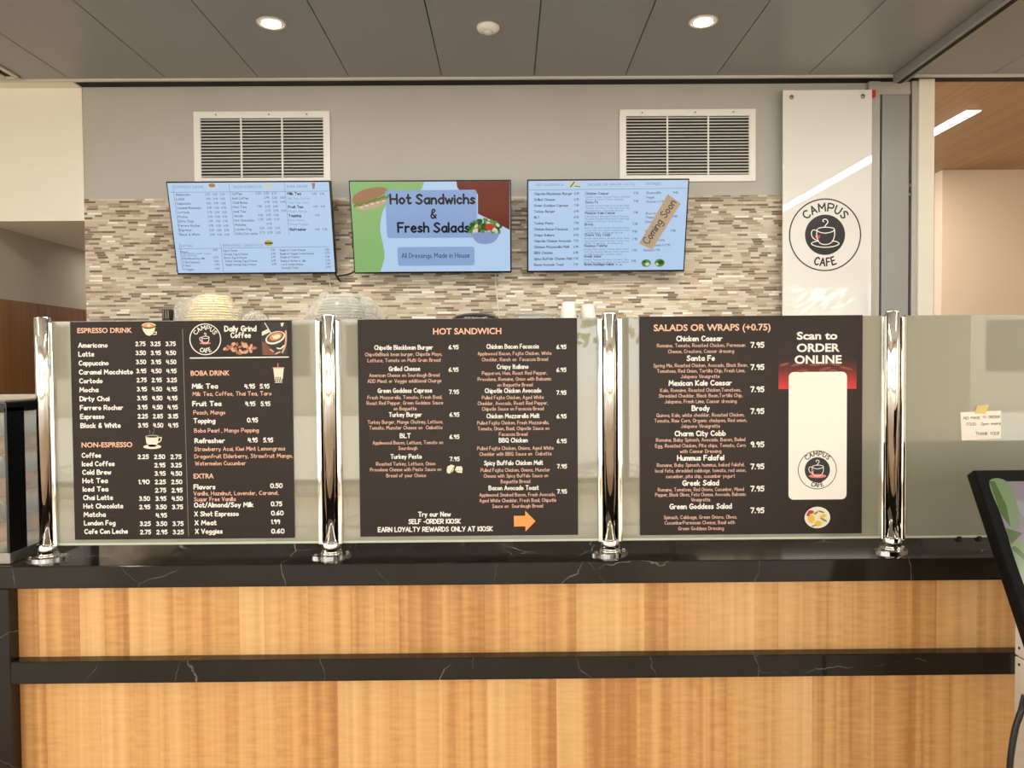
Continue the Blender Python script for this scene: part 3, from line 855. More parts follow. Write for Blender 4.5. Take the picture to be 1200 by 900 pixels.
logo(BS, b1, 240.6, 397.6, 18, 9.4, M['ink_white'], M['ink_white'], 1.1, .7, H1, 4.6, M['ink_pink'], M['ink_pink'], False)
def latte_icon(mb_unused=None): pass
cupw = part(BS, b1, 'coffee_cup_picture', M['ink_cream'], lambda mb: (BS.ellipse(mb, 174.3, 381.8, 8.4, 3.6, H1), BS.pxpoly(mb, [(166, 381.8), (182.6, 381.6), (181, 388), (178.5, 392), (175, 393.6), (171.5, 392.4), (168, 388)], H1), BS.pxstroke(mb, [(181, 389.5), (183.6, 389), (183, 391.8), (179.6, 392)], .9, H1)))
part(BS, cupw, 'coffee_picture', M['ink_coffee'], lambda mb: BS.ellipse(mb, 174.3, 381.6, 7.2, 2.7, H2))
part(BS, cupw, 'milk_art_picture', M['ink_cream'], lambda mb: BS.ellipse(mb, 174.6, 381.4, 2.2, 1.3, H3))
cup2 = part(BS, b1, 'coffee_cup_picture', M['ink_cream'], lambda mb: (BS.ellipse(mb, 178.5, 523.5, 10.6, 2.6, H1), BS.pxpoly(mb, [(170.6, 511.5), (186, 511.3), (185.3, 519), (182, 523.5), (175, 523.7), (171.6, 519)], H1), BS.ellipse(mb, 178.3, 511.4, 7.8, 1.6, H1), BS.pxstroke(mb, [(186, 513), (189, 512.6), (188.4, 516.5), (185.4, 518.5)], 1.1, H1, 3)))
part(BS, cup2, 'coffee_picture', M['ink_charcoal'], lambda mb: BS.ellipse(mb, 178.3, 511.3, 6.6, 1.0, H2))
part(BS, cup2, 'steam_picture', M['ink_grey'], lambda mb: (BS.pxstroke(mb, [(175, 508), (176, 506), (175, 504)], .6, H1), BS.pxstroke(mb, [(179, 508.5), (181, 505), (180, 501.5)], .6, H1)))
boba = part(BS, b1, 'boba_cup_picture', M['ink_cream'], lambda mb: (BS.pxpoly(mb, [(320.3, 431.3), (332.6, 431.2), (331, 448.5), (322.3, 448.7)], H1)))
part(BS, boba, 'straw_picture', M['ink_pink'], lambda mb: BS.pxstroke(mb, [(325.8, 426), (326, 431)], 1.1, H2))
def pearls(mb):
    for k in range(11): BS.ellipse(mb, 322.8 + (k % 4) * 2.5 + (k // 4) * .4, 447 - (k // 4) * 2.1, .9, .9, H2, n=8)
part(BS, boba, 'pearl_picture', M['ink_charcoal'], pearls)
part(BS, boba, 'lid_picture', M['ink_peach'], lambda mb: BS.pxpoly(mb, [(319.6, 430.6), (333.2, 430.5), (333, 432), (319.9, 432.1)], H2))
rr = random.Random(3)
beans = [(263 + 36 * rr.random(), rr.random()) for _ in range(46)]
def bean_fn(light):
    def fn(mb):
        for k, (x, t) in enumerate(beans):
            if (k % 3 == 0) != light: continue
            u = (x - 281) / 18; yr = 6.5 * (1 - u * u) + 1
            BS.ellipse(mb, x, 408 + (t - .5) * 2 * yr * .85, 2.4, 1.5, H1 + k * .00001 + (.0003 if light else 0), rot=k * 1.3, n=12)
    return fn
part(BS, b1, 'coffee_bean_picture', M['ink_bean'], bean_fn(False)); part(BS, b1, 'coffee_bean_picture', M['ink_bean_light'], bean_fn(True))
pic = part(BS, b1, 'latte_photo_picture', M['ink_charcoal'], lambda mb: BS.pxpoly(mb, [(306.5, 378), (336.5, 377.8), (337, 416), (307, 416.2)], H1))
def hands_(mb):
    BS.pxpoly(mb, [(307, 400), (312, 402), (319, 411), (324, 416), (308, 416)], H2)
part(BS, pic, 'hand_picture', M['ink_brown'], hands_)
part(BS, pic, 'fingers_picture', M['ink_bean_light'], lambda mb: (BS.pxstroke(mb, [(335, 388), (335.3, 398), (334, 406), (331, 413)], 2.2, H2, 3), BS.pxstroke(mb, [(317, 409.5), (320.5, 412)], 1.6, H3), BS.pxstroke(mb, [(323.5, 414.5), (328, 412.5)], 1.8, H3)))
part(BS, pic, 'jug_picture', M['ink_cream'], lambda mb: (BS.pxpoly(mb, [(307, 389), (314, 385.5), (316, 389.5), (307, 393.5)], H2), BS.pxstroke(mb, [(310.5, 378.5), (319.5, 393.5)], 1.0, H3), BS.pxpoly(mb, [(329, 378.3), (333, 378.2), (331, 383), (329.5, 382)], H2)))
part(BS, pic, 'cup_rim_picture', M['ink_white'], lambda mb: BS.ellipse(mb, 322.7, 395.8, 12, 7, H3, rot=.35))
part(BS, pic, 'crema_picture', M['ink_brown'], lambda mb: BS.ellipse(mb, 322.7, 395.2, 10.4, 5.5, H4, rot=.35))
part(BS, pic, 'crema_ring_picture', M['ink_coffee'], lambda mb: BS.ellipse(mb, 323.4, 394.4, 7.6, 4.2, H4 + .0003, rot=.3))
part(BS, pic, 'milk_art_picture', M['ink_cream'], lambda mb: (BS.ellipse(mb, 324.5, 394.6, 4.4, 2.4, H4 + .0006, rot=.3), BS.pxstroke(mb, [(319.5, 393.5), (322, 396)], 1.0, H4 + .0006)))
part(BS, pic, 'handle_picture', M['ink_white'], lambda mb: BS.pxstroke(mb, [(325, 408), (329, 408.5), (333, 405)], 1.6, H3, 3))

# ---- board 2: hot sandwiches
b2 = board('dark brown menu board headed HOT SANDWICH with an orange arrow', 419, 677.5, 374.5, 626.8)
SW = [('Chipotle Blackbean Burger', 439, 507, 409.5, '6.95', 526, 409, [('ChipotleBlack bean burger, Chipotle Mayo,', 428, 518, 417), ('Lettuce, Tomato on Multi Grain Bread', 431, 516, 424)]),
      ('Grilled Cheese', 456, 492, 434.5, '6.95', 526, 435.4, [('American Cheese on Sourdough Bread', 433, 515, 441.5), ('ADD Meat or Veggie additional Charge', 431, 517, 448.3)]),
      ('Green Goddess Caprese', 443, 506, 460, '7.95', 526.5, 461.4, [('Fresh Mozzarella, Tomato, Fresh Basil,', 431, 518, 467.5), ('Roast Red Pepper, Green Goddess Sauce', 430, 519, 474), ('on Baguette', 461.5, 488, 480.6)]),
      ('Turkey Burger', 456, 494, 488.2, '6.95', 527, 488, [('Turkey Burger, Mango Chutney, Lettuce,', 431, 519, 496.3), ('Tomato, Munster Cheese on  Ciabatta', 433, 518, 503)]),
      ('BLT', 469, 481, 513, '6.95', 527, 514, [('Applewood Bacon, Lettuce, Tomato on', 437, 519, 520.5), ('Sourdough', 467, 489, 527)]),
      ('Turkey Pesto', 458, 494, 537.3, '7.95', 527.3, 540, [('Roasted Turkey, Lettuce, Onion', 441, 510, 545.3), ('Provolone Cheese with Pesto Sauce on', 434, 517, 552), ('Bread of your Choice', 453, 499, 559)]),
      ('Chicken Bacon Facaccia', 570.5, 631, 408.3, '6.95', 652.3, 408.7, [('Applewood Bacon, Fajita Chicken, White', 560, 646, 416), ('Cheddar, Ranch on  Facaccia Bread', 565, 642, 423)]),
      ('Crispy Italiano', 582.5, 619, 432, '6.95', 652.3, 435.6, [('Pepperoni, Ham, Roast Red Pepper,', 565, 641, 439), ('Provolone, Romaine, Onion with Balsamic', 560, 646, 446), ('on Baguette Bread', 583, 624, 452.8)]),
      ('Chipotle Chicken Avocado', 568.5, 634, 460, '7.95', 652.3, 462.3, [('Pulled Fajita Chicken, Aged White', 565, 637, 467.6), ('Cheddar, Avocado, Roast Red Pepper,', 560, 642, 474.3), ('Chipotle Sauce on Facaccia Bread', 565, 637, 480.8)]),
      ('Chicken Mozzarella Melt', 570.5, 632, 489.7, '6.95', 652.5, 490, [('Pulled Fajita Chicken, Fresh Mozzarella,', 559.5, 643, 497.2), ('Tomato, Onion, Basil, Chipotle Sauce on', 560, 643.5, 503.9), ('Facaccia Bread', 585, 618, 510.6)]),
      ('BBQ Chicken', 585, 618, 518.2, '6.95', 652.7, 519, [('Pulled Fajita Chicken, Onions, Aged White', 559.5, 648.5, 527), ('Cheddar with BBQ Sauce on  Ciabatta', 562, 646, 533.7)]),
      ('Spicy Buffalo Chicken Melt', 567.5, 636, 544.7, '7.95', 653, 548.6, [('Pulled Fajita Chicken, Onions, Munster', 563.5, 644.5, 552.6), ('Cheese with Spicy Buffalo Sauce on', 567, 642, 559.3), ('Baguette Bread', 587, 621, 566)]),
      ('Bacon Avocado Toast', 573, 631, 574, '7.95', 653, 578, [('Applewood Smoked Bacon, Fresh Avocado,', 562, 651, 581.5), ('Aged White Cheddar, Fresh Basil, Chipotle', 562, 651.5, 588.2), ('Sauce on  Sourdough Bread', 577, 636, 594.8)])]
part(BS, b2, 'heading_lettering', M['ink_peach'], lambda mb: sans(BS, mb, 'HOT SANDWICH', 507.5, 587.5, 391.6, 7.4, H1, .022))
part(BS, b2, 'item_lettering', M['ink_white'], lambda mb: [hand(BS, mb, s[0], s[1], s[2], s[3], 5.6, H1, .2) for s in SW])
part(BS, b2, 'price_lettering', M['ink_white'], lambda mb: [hand(BS, mb, s[4], s[5], s[5] + 11, s[6], 5.0, H1, .22) for s in SW])
part(BS, b2, 'description_lettering', M['ink_dull'], lambda mb: [hand(BS, mb, d[0], d[1], d[2], d[3], 4.5, H1, .135) for s in SW for d in s[7]])
part(BS, b2, 'kiosk_notice_lettering', M['ink_white'], lambda mb: (hand(BS, mb, 'Try our New', 490.5, 527.8, 605, 5.8, H1, .22), hand(BS, mb, 'SELF -ORDER KIOSK', 479, 539.5, 613.4, 5.8, H1, .22), hand(BS, mb, 'EARN LOYALTY REWARDS ONLY AT KIOSK', 443.3, 577, 622.6, 5.8, H1, .22)))
part(BS, b2, 'arrow_sign', M['ink_orange'], lambda mb: BS.pxpoly(mb, [(602.2, 604.6), (615.6, 604.4), (615.4, 598.6), (627.6, 610.6), (615.8, 622.8), (615.7, 616.8), (602.4, 617)], H1))
sic = part(BS, b2, 'sandwich_picture', M['ink_cream'], lambda mb: (BS.pxpoly(mb, [(523.5, 551), (524.5, 546.5), (529, 544.4), (533, 546), (531, 552), (527, 555), (524, 554)], H1), BS.pxpoly(mb, [(533, 551), (535, 546.5), (541, 546.5), (542, 549), (541.5, 554.3), (536, 553.6)], H1)))
part(BS, sic, 'filling_picture', M['ink_green'], lambda mb: (BS.pxstroke(mb, [(532.4, 546.8), (527.8, 554)], .9, H2), BS.pxstroke(mb, [(533.5, 551.5), (541.4, 552)], .6, H2)))

# ---- board 3: salads, online ordering
b3 = board('dark brown menu board headed SALADS OR WRAPS with a cream ordering card', 749.5, 1009.8, 371.0, 625.0)
SL = [('Chicken Caesar', 793, 846, 399.5, '7.95', 407, [('Romaine, Tomato, Roasted Chicken, Parmesan', 770, 873, 406.6), ('Cheese, Croutons, Caesar dressing', 783, 860, 413.5)]),
      ('Santa Fe', 805, 837, 422.5, '7.95', 433, [('Spring Mix, Roasted Chicken, Avocado, Black Bean,', 765.8, 876, 430), ('Tomatoes, Red Onion, Tortilla Chip, Fresh Lime,', 770, 873, 436.4), ('Jalapeno Vinaigrette', 798, 843, 443)]),
      ('Mexican Kale Caesar', 784, 857, 451.5, '7.95', 459, [('Kale, Romaine, Roasted Chicken,Tomatoes,', 774, 868, 459), ('Shredded Cheddar, Black Bean,Tortilla Chip,', 772, 870, 465.5), ('Jalapeno, Fresh Lime, Caesar dressing', 779, 863, 472.2)]),
      ('Brody', 811, 831, 481, '7.95', 484.6, [('Quinoa, Kale, white cheddar, Roasted Chicken,', 769.5, 872, 488.2), ('Tomato, Raw Corn, Organic chickpea, Red onion,', 767, 875, 494.6), ('Jalapeno Vinaigrette', 798, 843.5, 501.2)]),
      ('Charm City Cobb', 791, 850, 510.6, '9.95', 523.6, [('Romaine, Baby Spinach, Avocado, Bacon, Boiled', 769, 873, 517.2), ('Egg, Roasted Chicken, Pita chips, Tomato, Corn', 768, 873.5, 524), ('with Caesar Dressing', 797, 845, 530.6)]),
      ('Hummus Falafel', 794, 848, 539.2, '7.95', 549.4, [('Romaine, Baby Spinach, hummus, baked falafel,', 770, 872, 546.6), ('local feta, shredded cabbage, tomato, red onion,', 768, 874, 553.2), ('cucumber, pita chip, cucumber yogurt', 780.5, 861, 559.8)]),
      ('Greek Salad', 800, 842, 568.6, '7.95', 575.4, [('Romaine, Tomatoes, Red Onions, Cucumber, Mixed', 771, 871.5, 575.4), ('Pepper, Black Olives, Feta Cheese, Avocado, Balsamic', 768, 874, 581.3), ('Vinaigrette', 810, 832, 587.4)]),
      ('Green Goddess Salad', 785, 857, 596, '7.95', 600.8, [('Spinach, Cabbage, Green Onions, Olives,', 778, 863.5, 607.8), ('CucumberParmesan Cheese, Basil with', 779, 861, 614.2), ('Green Goddess Dressing', 795, 848, 621)])]
part(BS, b3, 'heading_lettering', M['ink_peach'], lambda mb: sans(BS, mb, 'SALADS OR WRAPS (+0.75)', 766, 903, 387.4, 7.8, H1, .022))
part(BS, b3, 'item_lettering', M['ink_white'], lambda mb: [hand(BS, mb, s[0], s[1], s[2], s[3], 6.4, H1, .22) for s in SL])
part(BS, b3, 'price_lettering', M['ink_white'], lambda mb: [hand(BS, mb, s[4], 879.8, 895, s[5], 6.4, H1, .225) for s in SL])
part(BS, b3, 'description_lettering', M['ink_dull'], lambda mb: [hand(BS, mb, d[0], d[1], d[2], d[3], 4.5, H1, .135) for s in SL for d in s[6]])
# printed photo strip: food on black running to red
gm, gnt, gp = bsdf('red_fade_print')
gtc = N(gnt, 'ShaderNodeTexCoord'); gsp = N(gnt, 'ShaderNodeSeparateXYZ'); gnt.links.new(gtc.outputs['Generated'], gsp.inputs[0])
gnz = N(gnt, 'ShaderNodeTexNoise'); gnz.inputs['Scale'].default_value = 5; gnz.inputs['Detail'].default_value = 6; gnt.links.new(gtc.outputs['Generated'], gnz.inputs['Vector'])
gr = ramp(gnt, gsp.outputs['Z'], [(0, rgb(216, 66, 62)), (.26, rgb(110, 40, 36)), (.42, rgb(52, 38, 34)), (.8, rgb(46, 38, 35))])
gnt.links.new(gr, gp.inputs['Base Color']); gp.inputs['Roughness'].default_value = .35; gp.inputs['Specular IOR Level'].default_value = .22
ph = part(BS, b3, 'photo_strip_picture', gm, lambda mb: BS.pxpoly(mb, [(912, 373), (1004, 372.3), (1003.5, 455.5), (912.3, 456)], H1))
rr = random.Random(5)
part(BS, ph, 'food_picture', M['ink_brown'], lambda mb: [BS.ellipse(mb, 918 + 78 * rr.random(), 425 + 10 * rr.random(), 5 + 3 * rr.random(), 1.6, H2 + .00002 * k, rot=-.3 + .6 * rr.random(), n=12) for k in range(9)])
part(BS, b3, 'order_lettering', M['ink_white'], lambda mb: (sans(BS, mb, 'Scan to', 933.6, 981, 397.6, 9.0, H3, .03), sans(BS, mb, 'ORDER', 933.6, 983.8, 412, 9.6, H3, .03), sans(BS, mb, 'ONLINE', 931, 986, 425.8, 9.6, H3, .03)))
cardp = part(BS, b3, 'order_card', M['card'], lambda mb: BS.rrect(mb, 924.2, 436, 991.8, 585, 6, H2))
logo(BS, b3, 957.6, 550.6, 22.3, 14.8, M['ink_black'], M['ink_white'], .8, .75, H3, 4.9, M['ink_red'], M['ink_pink'])
bowl = part(BS, b3, 'salad_bowl_picture', M['ink_white'], lambda mb: BS.ellipse(mb, 957.8, 606.4, 15, 12.6, H1))
part(BS, bowl, 'lettuce_picture', M['ink_cream'], lambda mb: BS.ellipse(mb, 957.8, 606.4, 13.6, 11.3, H2))
part(BS, bowl, 'tomato_picture', M['ink_red'], lambda mb: (BS.ellipse(mb, 950, 600, 3.6, 2.2, H3), BS.ellipse(mb, 947, 603, 2, 2, H3)))
part(BS, bowl, 'egg_picture', M['ink_yellow'], lambda mb: (BS.ellipse(mb, 950.5, 608, 4, 5, H3), BS.ellipse(mb, 958.5, 613.5, 4.2, 3.4, H3), BS.ellipse(mb, 964, 605, 4, 2.4, H3, rot=.6)))
part(BS, bowl, 'leaf_picture', M['ink_green'], lambda mb: (BS.ellipse(mb, 965, 609, 4.6, 1.2, H4, rot=-.5), BS.ellipse(mb, 956, 601, 3, 1.2, H4, rot=.6), BS.ellipse(mb, 953.5, 616, 3, .9, H4, rot=.3), BS.ellipse(mb, 962, 599.5, 4, 1, H4, rot=-.3)))

# ---- handwritten note taped to the right glass
NS = Surf((0, YP - .0046, 0), (1, 0, 0), (0, 0, 1), (0, -1, 0))
nc = NS.px(1149, 516); nt_ = thing('paper_note', 'handwritten white paper note taped to the right glass guard', 'note', (nc[0], YP - .0046, nc[1]))
def pr_(mb):
    ring = [NS.pt(*NS.px(*p), .0) for p in ((1125.3, 483.1), (1172.9, 481.2), (1172.9, 513.8), (1126.9, 516.2))]
    mb.prism(ring, Vector((0, -.0008, 0)))
part(NS, nt_, 'sheet', M['paper'], pr_)
part(NS, nt_, 'tape', M['tape'], lambda mb: NS.pxpoly(mb, [(1141.5, 484.6), (1145, 475.2), (1158.7, 473.8), (1155.2, 485)], .0012))
def nwr(mb):
    hand(NS, mb, 'NO', 1129.3, 1134.5, 491.5, 3.6, .0011, .13); hand(NS, mb, 'MADE', 1137.5, 1148, 491, 3.2, .0011, .13); hand(NS, mb, 'TO', 1151, 1155, 490, 2.8, .0011, .13); hand(NS, mb, 'ORDER', 1158, 1171, 490, 3.4, .0011, .13)
    hand(NS, mb, 'FOOD', 1132.7, 1143.5, 498.5, 3.4, .0011, .13); hand(NS, mb, '2pm', 1149.3, 1158, 498, 3.4, .0011, .13); hand(NS, mb, 'onwards', 1161, 1172.3, 497.6, 3.4, .0011, .13)
    hand(NS, mb, 'THANK', 1143, 1157, 509.6, 3.6, .0011, .13); hand(NS, mb, 'YOU!!', 1160, 1170, 509.4, 3.8, .0011, .13)
    for a in (((1128, 493.8), (1135.5, 492.6)), ((1132, 501.4), (1145, 500.4)), ((1133.5, 503.4), (1147, 502.4))): NS.pxstroke(mb, a, .4, .0011)
part(NS, nt_, 'note_lettering', M['ink_charcoal'], nwr)

# ================================================================== TELEVISIONS
TL = math.radians(14); TH_ = .583
tv_v = Vector((0, -math.sin(TL), math.cos(TL))); tv_n = Vector((0, -math.cos(TL), -math.sin(TL)))
E = dict(blue=screen_mat('screen_blue', rgb(186, 213, 243), 1.06), lav=screen_mat('screen_lavender', rgb(150, 180, 226)), green=screen_mat('screen_green', rgb(150, 196, 120)),
         maroon=screen_mat('screen_maroon', rgb(118, 44, 20)), ink=screen_mat('screen_ink', rgb(58, 70, 96)), soft=screen_mat('screen_soft_ink', rgb(112, 136, 172)), black=screen_mat('screen_black', rgb(8, 8, 12)),
         bun=screen_mat('screen_bun', rgb(176, 128, 92)), bun2=screen_mat('screen_bun_light', rgb(212, 178, 140)), leaf=screen_mat('screen_leaf', rgb(96, 150, 56)), leaf2=screen_mat('screen_dark_leaf', rgb(48, 88, 34)),
         red=screen_mat('screen_red', rgb(206, 66, 40)), bowl=screen_mat('screen_bowl', rgb(146, 166, 214)), cream=screen_mat('screen_cream', rgb(226, 222, 190)), yellow=screen_mat('screen_yellow', rgb(206, 176, 74)))
def tv(label, tl, tr):
    a = atY(tl[0], tl[1], 2.75); b = atY(tr[0], tr[1], 2.75)
    mid = (a + b) / 2; wdt = (b - a).length
    c = mid - tv_v * (TH_ / 2)
    t = thing('television', label, 'television', c, 'tilted menu televisions')
    rot = Matrix((Vector((1, 0, 0)), -tv_n, tv_v)).transposed()
    m = MB(); cc = c - tv_n * .022
    m.box(cc.x - wdt / 2, cc.x + wdt / 2, cc.y - .02, cc.y + .02, cc.z - TH_ / 2, cc.z + TH_ / 2, .004, rot=rot); m.build('housing', M['black_gloss'], t)
    S = Surf(c, (1, 0, 0), tv_v, tv_n)
    x, y = wdt / 2 - .009, TH_ / 2 - .009
    part(S, t, 'screen', E['blue'], lambda mb: S.poly(mb, [(-x, -y - .003 + .006), (x, -y + .003), (x, y), (-x, y)], .0003))
    # bracket back to the wall
    yb = c.y + .06
    m = BOX(c.x - .2, c.x + .2, YW - .03, YW - .0125, c.z - .13, c.z + .17)
    for s in (-.13, .13): m.box(c.x + s - .012, c.x + s + .012, c.y + .012, YW - .02, c.z + .06, c.z + .09)
    for s in (-.13, .13): m.box(c.x + s - .012, c.x + s + .012, c.y + .07, YW - .02, c.z - .10, c.z - .07)
    m.build('wall_bracket', M['black_plastic'], t)
    return t, S
K1, K2, K3, K4 = .0006, .0010, .0014, .0018

t1, S1 = tv('tilted television showing the blue drinks and breakfast menu', (194, 213.2), (387, 211.2))
HW = .6
part(S1, t1, 'heading_lettering', E['soft'], lambda mb: (sans(S1, mb, 'ESPRESSO DRINK', 204.3, 239, 220.6, 3, K1, .0, 1.25), sans(S1, mb, 'NON-ESPRESSO', 274, 306.8, 220.4, 3, K1, .0, 1.25), sans(S1, mb, 'BOBA DRINK', 336, 360.5, 219.9, 3, K1, .0, 1.25),
      sans(S1, mb, 'EXTRA', 212.5, 225.5, 289.6, 3, K1, .0, 1.25), sans(S1, mb, 'BREAKFAST SANDWICH', 261.5, 308, 288.8, 3, K1, .0, 1.25)))
NON_T = ['2.25 2.50 2.75', '- 2.95 3.25 3.50', '- 3.95 4.50 4.95', '1.90 2.25 2.50', '- 2.75 2.95 3.50', '3.50 3.95 4.50', '2.95 3.50 3.75', '- 4.95', '3.25 3.50 3.75', '2.75 2.95 3.25']
TX1 = [223, 216, 223.5, 236, 222, 219.5, 226.5, 234.5, 224.5, 234]
TX2 = [283.5, 291, 290, 288.5, 288, 285, 298, 288, 294.5, 302]
def t1_items(mb):
    for i, (nm, pr) in enumerate(ESP):
        hand(S1, mb, nm, 206 + i * .57, TX1[i], 229.3 + i * 5.2, 3.0, K1, .14)
    for i, (nm, pr) in enumerate(NON):
        hand(S1, mb, nm, 272 + i * .5, TX2[i], 228.4 + i * 5.18, 3.0, K1, .14)
    for s, x0, x1, y in (('Milk Tea', 337, 352.5, 228.3), ('Fruit Tea', 338, 355, 243.8), ('Topping', 338.4, 352.6, 254), ('Refresher', 340.2, 358.8, 270.2)):
        hand(S1, mb, s, x0, x1, y, 3.2, K1, .24)
    for s, x0, x1, y in (('Oat/Almond/Soy Milk', 213.5, 240, 304), ('X Shot Espresso', 214.5, 234, 308.3), ('X Meat', 215, 223.5, 312.3), ('X Veggies', 215.5, 227, 316.7), ('Flavors', 212, 221, 296.2),
        ('Egg & Cheese', 261.7, 278.3, 294.6), ('Sausage, Egg & Cheese', 262.4, 290.5, 298.8), ('Bacon, Egg & Cheese', 263, 289, 303), ('Turkey Sausage, Egg & Cheese', 263.8, 301.5, 306.8), ('Veggie Sausage, Egg & Cheese', 264.3, 300.2, 311),
        ('Bagel w/ Cream Cheese', 328, 358, 294), ('Bagel w/ Veggie Cream Cheese', 328.5, 368, 298.2), ('Bagel w/ Peanut', 329, 351, 302.2), ('Bagel w/ Butter or Jelly', 329.3, 358.5, 306.6), ('Lox & Cream Cheese', 329.7, 355, 310.8), ('Avocado Toast', 330.4, 349.5, 314.8)):
        hand(S1, mb, s, x0, x1, y, 2.5, K1, .14)
part(S1, t1, 'item_lettering', E['ink'], t1_items)
def t1_prices(mb):
    for i, (nm, pr) in enumerate(ESP):
        for j, p in enumerate(pr.split()):
            x = 240.8 + j * 8.6 + i * .62; hand(S1, mb, p, x, x + 5.2, 228.8 + i * 5.25, 2.5, K1, .14)
    for i, pr in enumerate(NON_T):
        for j, p in enumerate(pr.split()):
            x = 300.2 + j * 9.2 + i * .5
            if p != '-': hand(S1, mb, p, x, x + 5.6, 227.6 + i * 5.1, 2.5, K1, .14)
    for p, x, y in (('4.95', 366, 228.2), ('5.95', 375, 228.2), ('4.95', 367.5, 243.3), ('5.95', 376, 243.2), ('0.95', 369.5, 253.3), ('4.95', 369.5, 269.8), ('5.95', 378.3, 269.7), ('0.50', 250, 294), ('0.75', 250.8, 302.6), ('0.60', 251.3, 307), ('1.99', 251.8, 311.2), ('0.60', 252.3, 315.6),
        ('5.95', 317.5, 294), ('6.95', 317.9, 298.3), ('6.95', 318.2, 302.2), ('6.95', 318.4, 306.5), ('6.95', 319, 310.5), ('3.50', 381, 293.4), ('3.75', 381.3, 297.4), ('3.95', 381.5, 301.8), ('2.75', 382, 306), ('7.50', 382.2, 310), ('6.95', 382.4, 314)):
        hand(S1, mb, p, x, x + 4.8, y, 2.4, K1, .14)
part(S1, t1, 'price_lettering', E['ink'], t1_prices)
def t1_desc(mb):
    for s, x0, x1, y in (('Milk Tea, Coffee', 337.2, 363, 233.6), ('Thai Tea, Taro', 338, 362, 238.6), ('Peach, Mango', 338, 360, 248.6), ('Boba Pearl ,', 338.8, 358, 259), ('Mango Popping', 339.4, 361.8, 263.8), ('Vanilla, Hazelnut, Lavender, Caramel,', 212.5, 247, 298), ('Sugar Free Vanilla', 212.8, 230, 300.4)):
        hand(S1, mb, s, x0, x1, y, 2.5, K1, .1)
part(S1, t1, 'description_lettering', E['soft'], t1_desc)
def t1_lines(mb):
    for a, b in (((199.5, 225.4), (385.5, 223.9)), ((202.3, 217), (210.5, 276)), ((268.4, 216), (275.2, 275.5)), ((333.3, 215), (339, 275)), ((209, 291.6), (385, 289)), ((210.3, 285.5), (214, 316)), ((258.6, 285), (262, 318))):
        S1.pxstroke(mb, [a, b], .45, K1)
part(S1, t1, 'divider_line', E['soft'], t1_lines)
part(S1, t1, 'cup_picture', E['cream'], lambda mb: (S1.ellipse(mb, 248.5, 219, 3.4, 3, K1), mb.cut(), S1.pxpoly(mb, [(312, 216), (318.6, 215.8), (318, 221.6), (312.8, 221.8)], K1), mb.cut()))
part(S1, t1, 'crema_picture', E['bun'], lambda mb: (S1.ellipse(mb, 248.4, 217.3, 3.9, 2.2, K2), mb.cut(), S1.pxpoly(mb, [(365.4, 214.4), (369.4, 214.3), (368.6, 221.4), (366.4, 221.5)], K2), mb.cut()))
bg1 = part(S1, t1, 'burger_picture', E['yellow'], lambda mb: (S1.ellipse(mb, 314.8, 284.2, 4.8, 2.6, K1, a0=0, a1=PI), S1.ellipse(mb, 314.8, 285.8, 4.6, 2.2, K1, a0=PI, a1=2 * PI)))
part(S1, bg1, 'filling_picture', E['leaf2'], lambda mb: S1.pxpoly(mb, [(310, 284.2), (319.7, 284), (319.5, 285.9), (310.2, 286)], K2))

t2, S2 = tv('tilted television showing Hot Sandwichs and Fresh Salads', (408.3, 211.6), (599, 210.8))
def cat_px(S, mb, pts, h, n=6):
    S.poly(mb, catmull([S.px(*p) for p in pts], n), h)
def green_blob(mb):
    c = catmull([S2.px(*p) for p in ((497, 212.9), (492, 224), (478, 231), (458, 236), (449, 247), (445.5, 268), (449, 287), (450.5, 302), (445.5, 318.8))], 6)
    S2.poly(mb, [S2.px(410.6, 212.9)] + c + [S2.px(416.2, 319.2)], K1)
part(S2, t2, 'green_shape_picture', E['green'], green_blob)
part(S2, t2, 'maroon_shape_picture', E['maroon'], lambda mb: S2.pxpoly(mb, [(535, 212.6), (597.2, 212.3), (597.2, 269.4), (588, 264.5), (578, 259), (560, 250.5), (560, 228), (556, 223), (538, 222.6), (535.6, 219)], K1))
part(S2, t2, 'text_box_picture', E['lav'], lambda mb: (S2.rrect(mb, 451, 223, 559.5, 278.4, 3, K2), S2.rrect(mb, 465.5, 289.6, 556.3, 311, 3, K2)))
def t2_txt(mb):
    hand(S2, mb, 'Hot', 457.8, 481.5, 238.6, 10.4, K3, .2, 5, 10); hand(S2, mb, 'Sandwichs', 488, 556, 238.6, 10.4, K3, .2, 5, 10); hand(S2, mb, '&', 505, 511, 255.6, 10, K3, .16, 5, 10); hand(S2, mb, 'Fresh', 466.8, 502.3, 271.8, 10.4, K3, .2, 5, 10); hand(S2, mb, 'Salads', 508.8, 549.5, 271.8, 10.4, K3, .2, 5, 10)
    hand(S2, mb, 'All Dressings Made in House', 471, 550, 302, 5.4, K3, .11, 4, 8)
part(S2, t2, 'slide_lettering', E['black'], t2_txt)
def rp(cx, cy, ang, pts):
    pts = [(x * 1.12, y * 1.1) for x, y in pts]
    c, s = math.cos(ang), math.sin(ang); return [(cx + x * c - y * s, cy + x * s + y * c) for x, y in pts]
sw = part(S2, t2, 'sandwich_picture', E['bun'], lambda mb: cat_px(S2, mb, rp(434.5, 231.5, -.24, [(-19, 2), (-18, -5), (-8, -9.5), (6, -9.5), (16, -7), (19, -2), (10, 1), (-8, 4), (-19, 2)]), K2))
part(S2, sw, 'lower_bun_picture', E['bun2'], lambda mb: cat_px(S2, mb, rp(434.5, 231.5, -.24, [(-18, 4), (0, 5), (18, 2), (17, 7), (8, 11), (-6, 12), (-16, 9), (-18, 4)]), K2))
rr = random.Random(9)
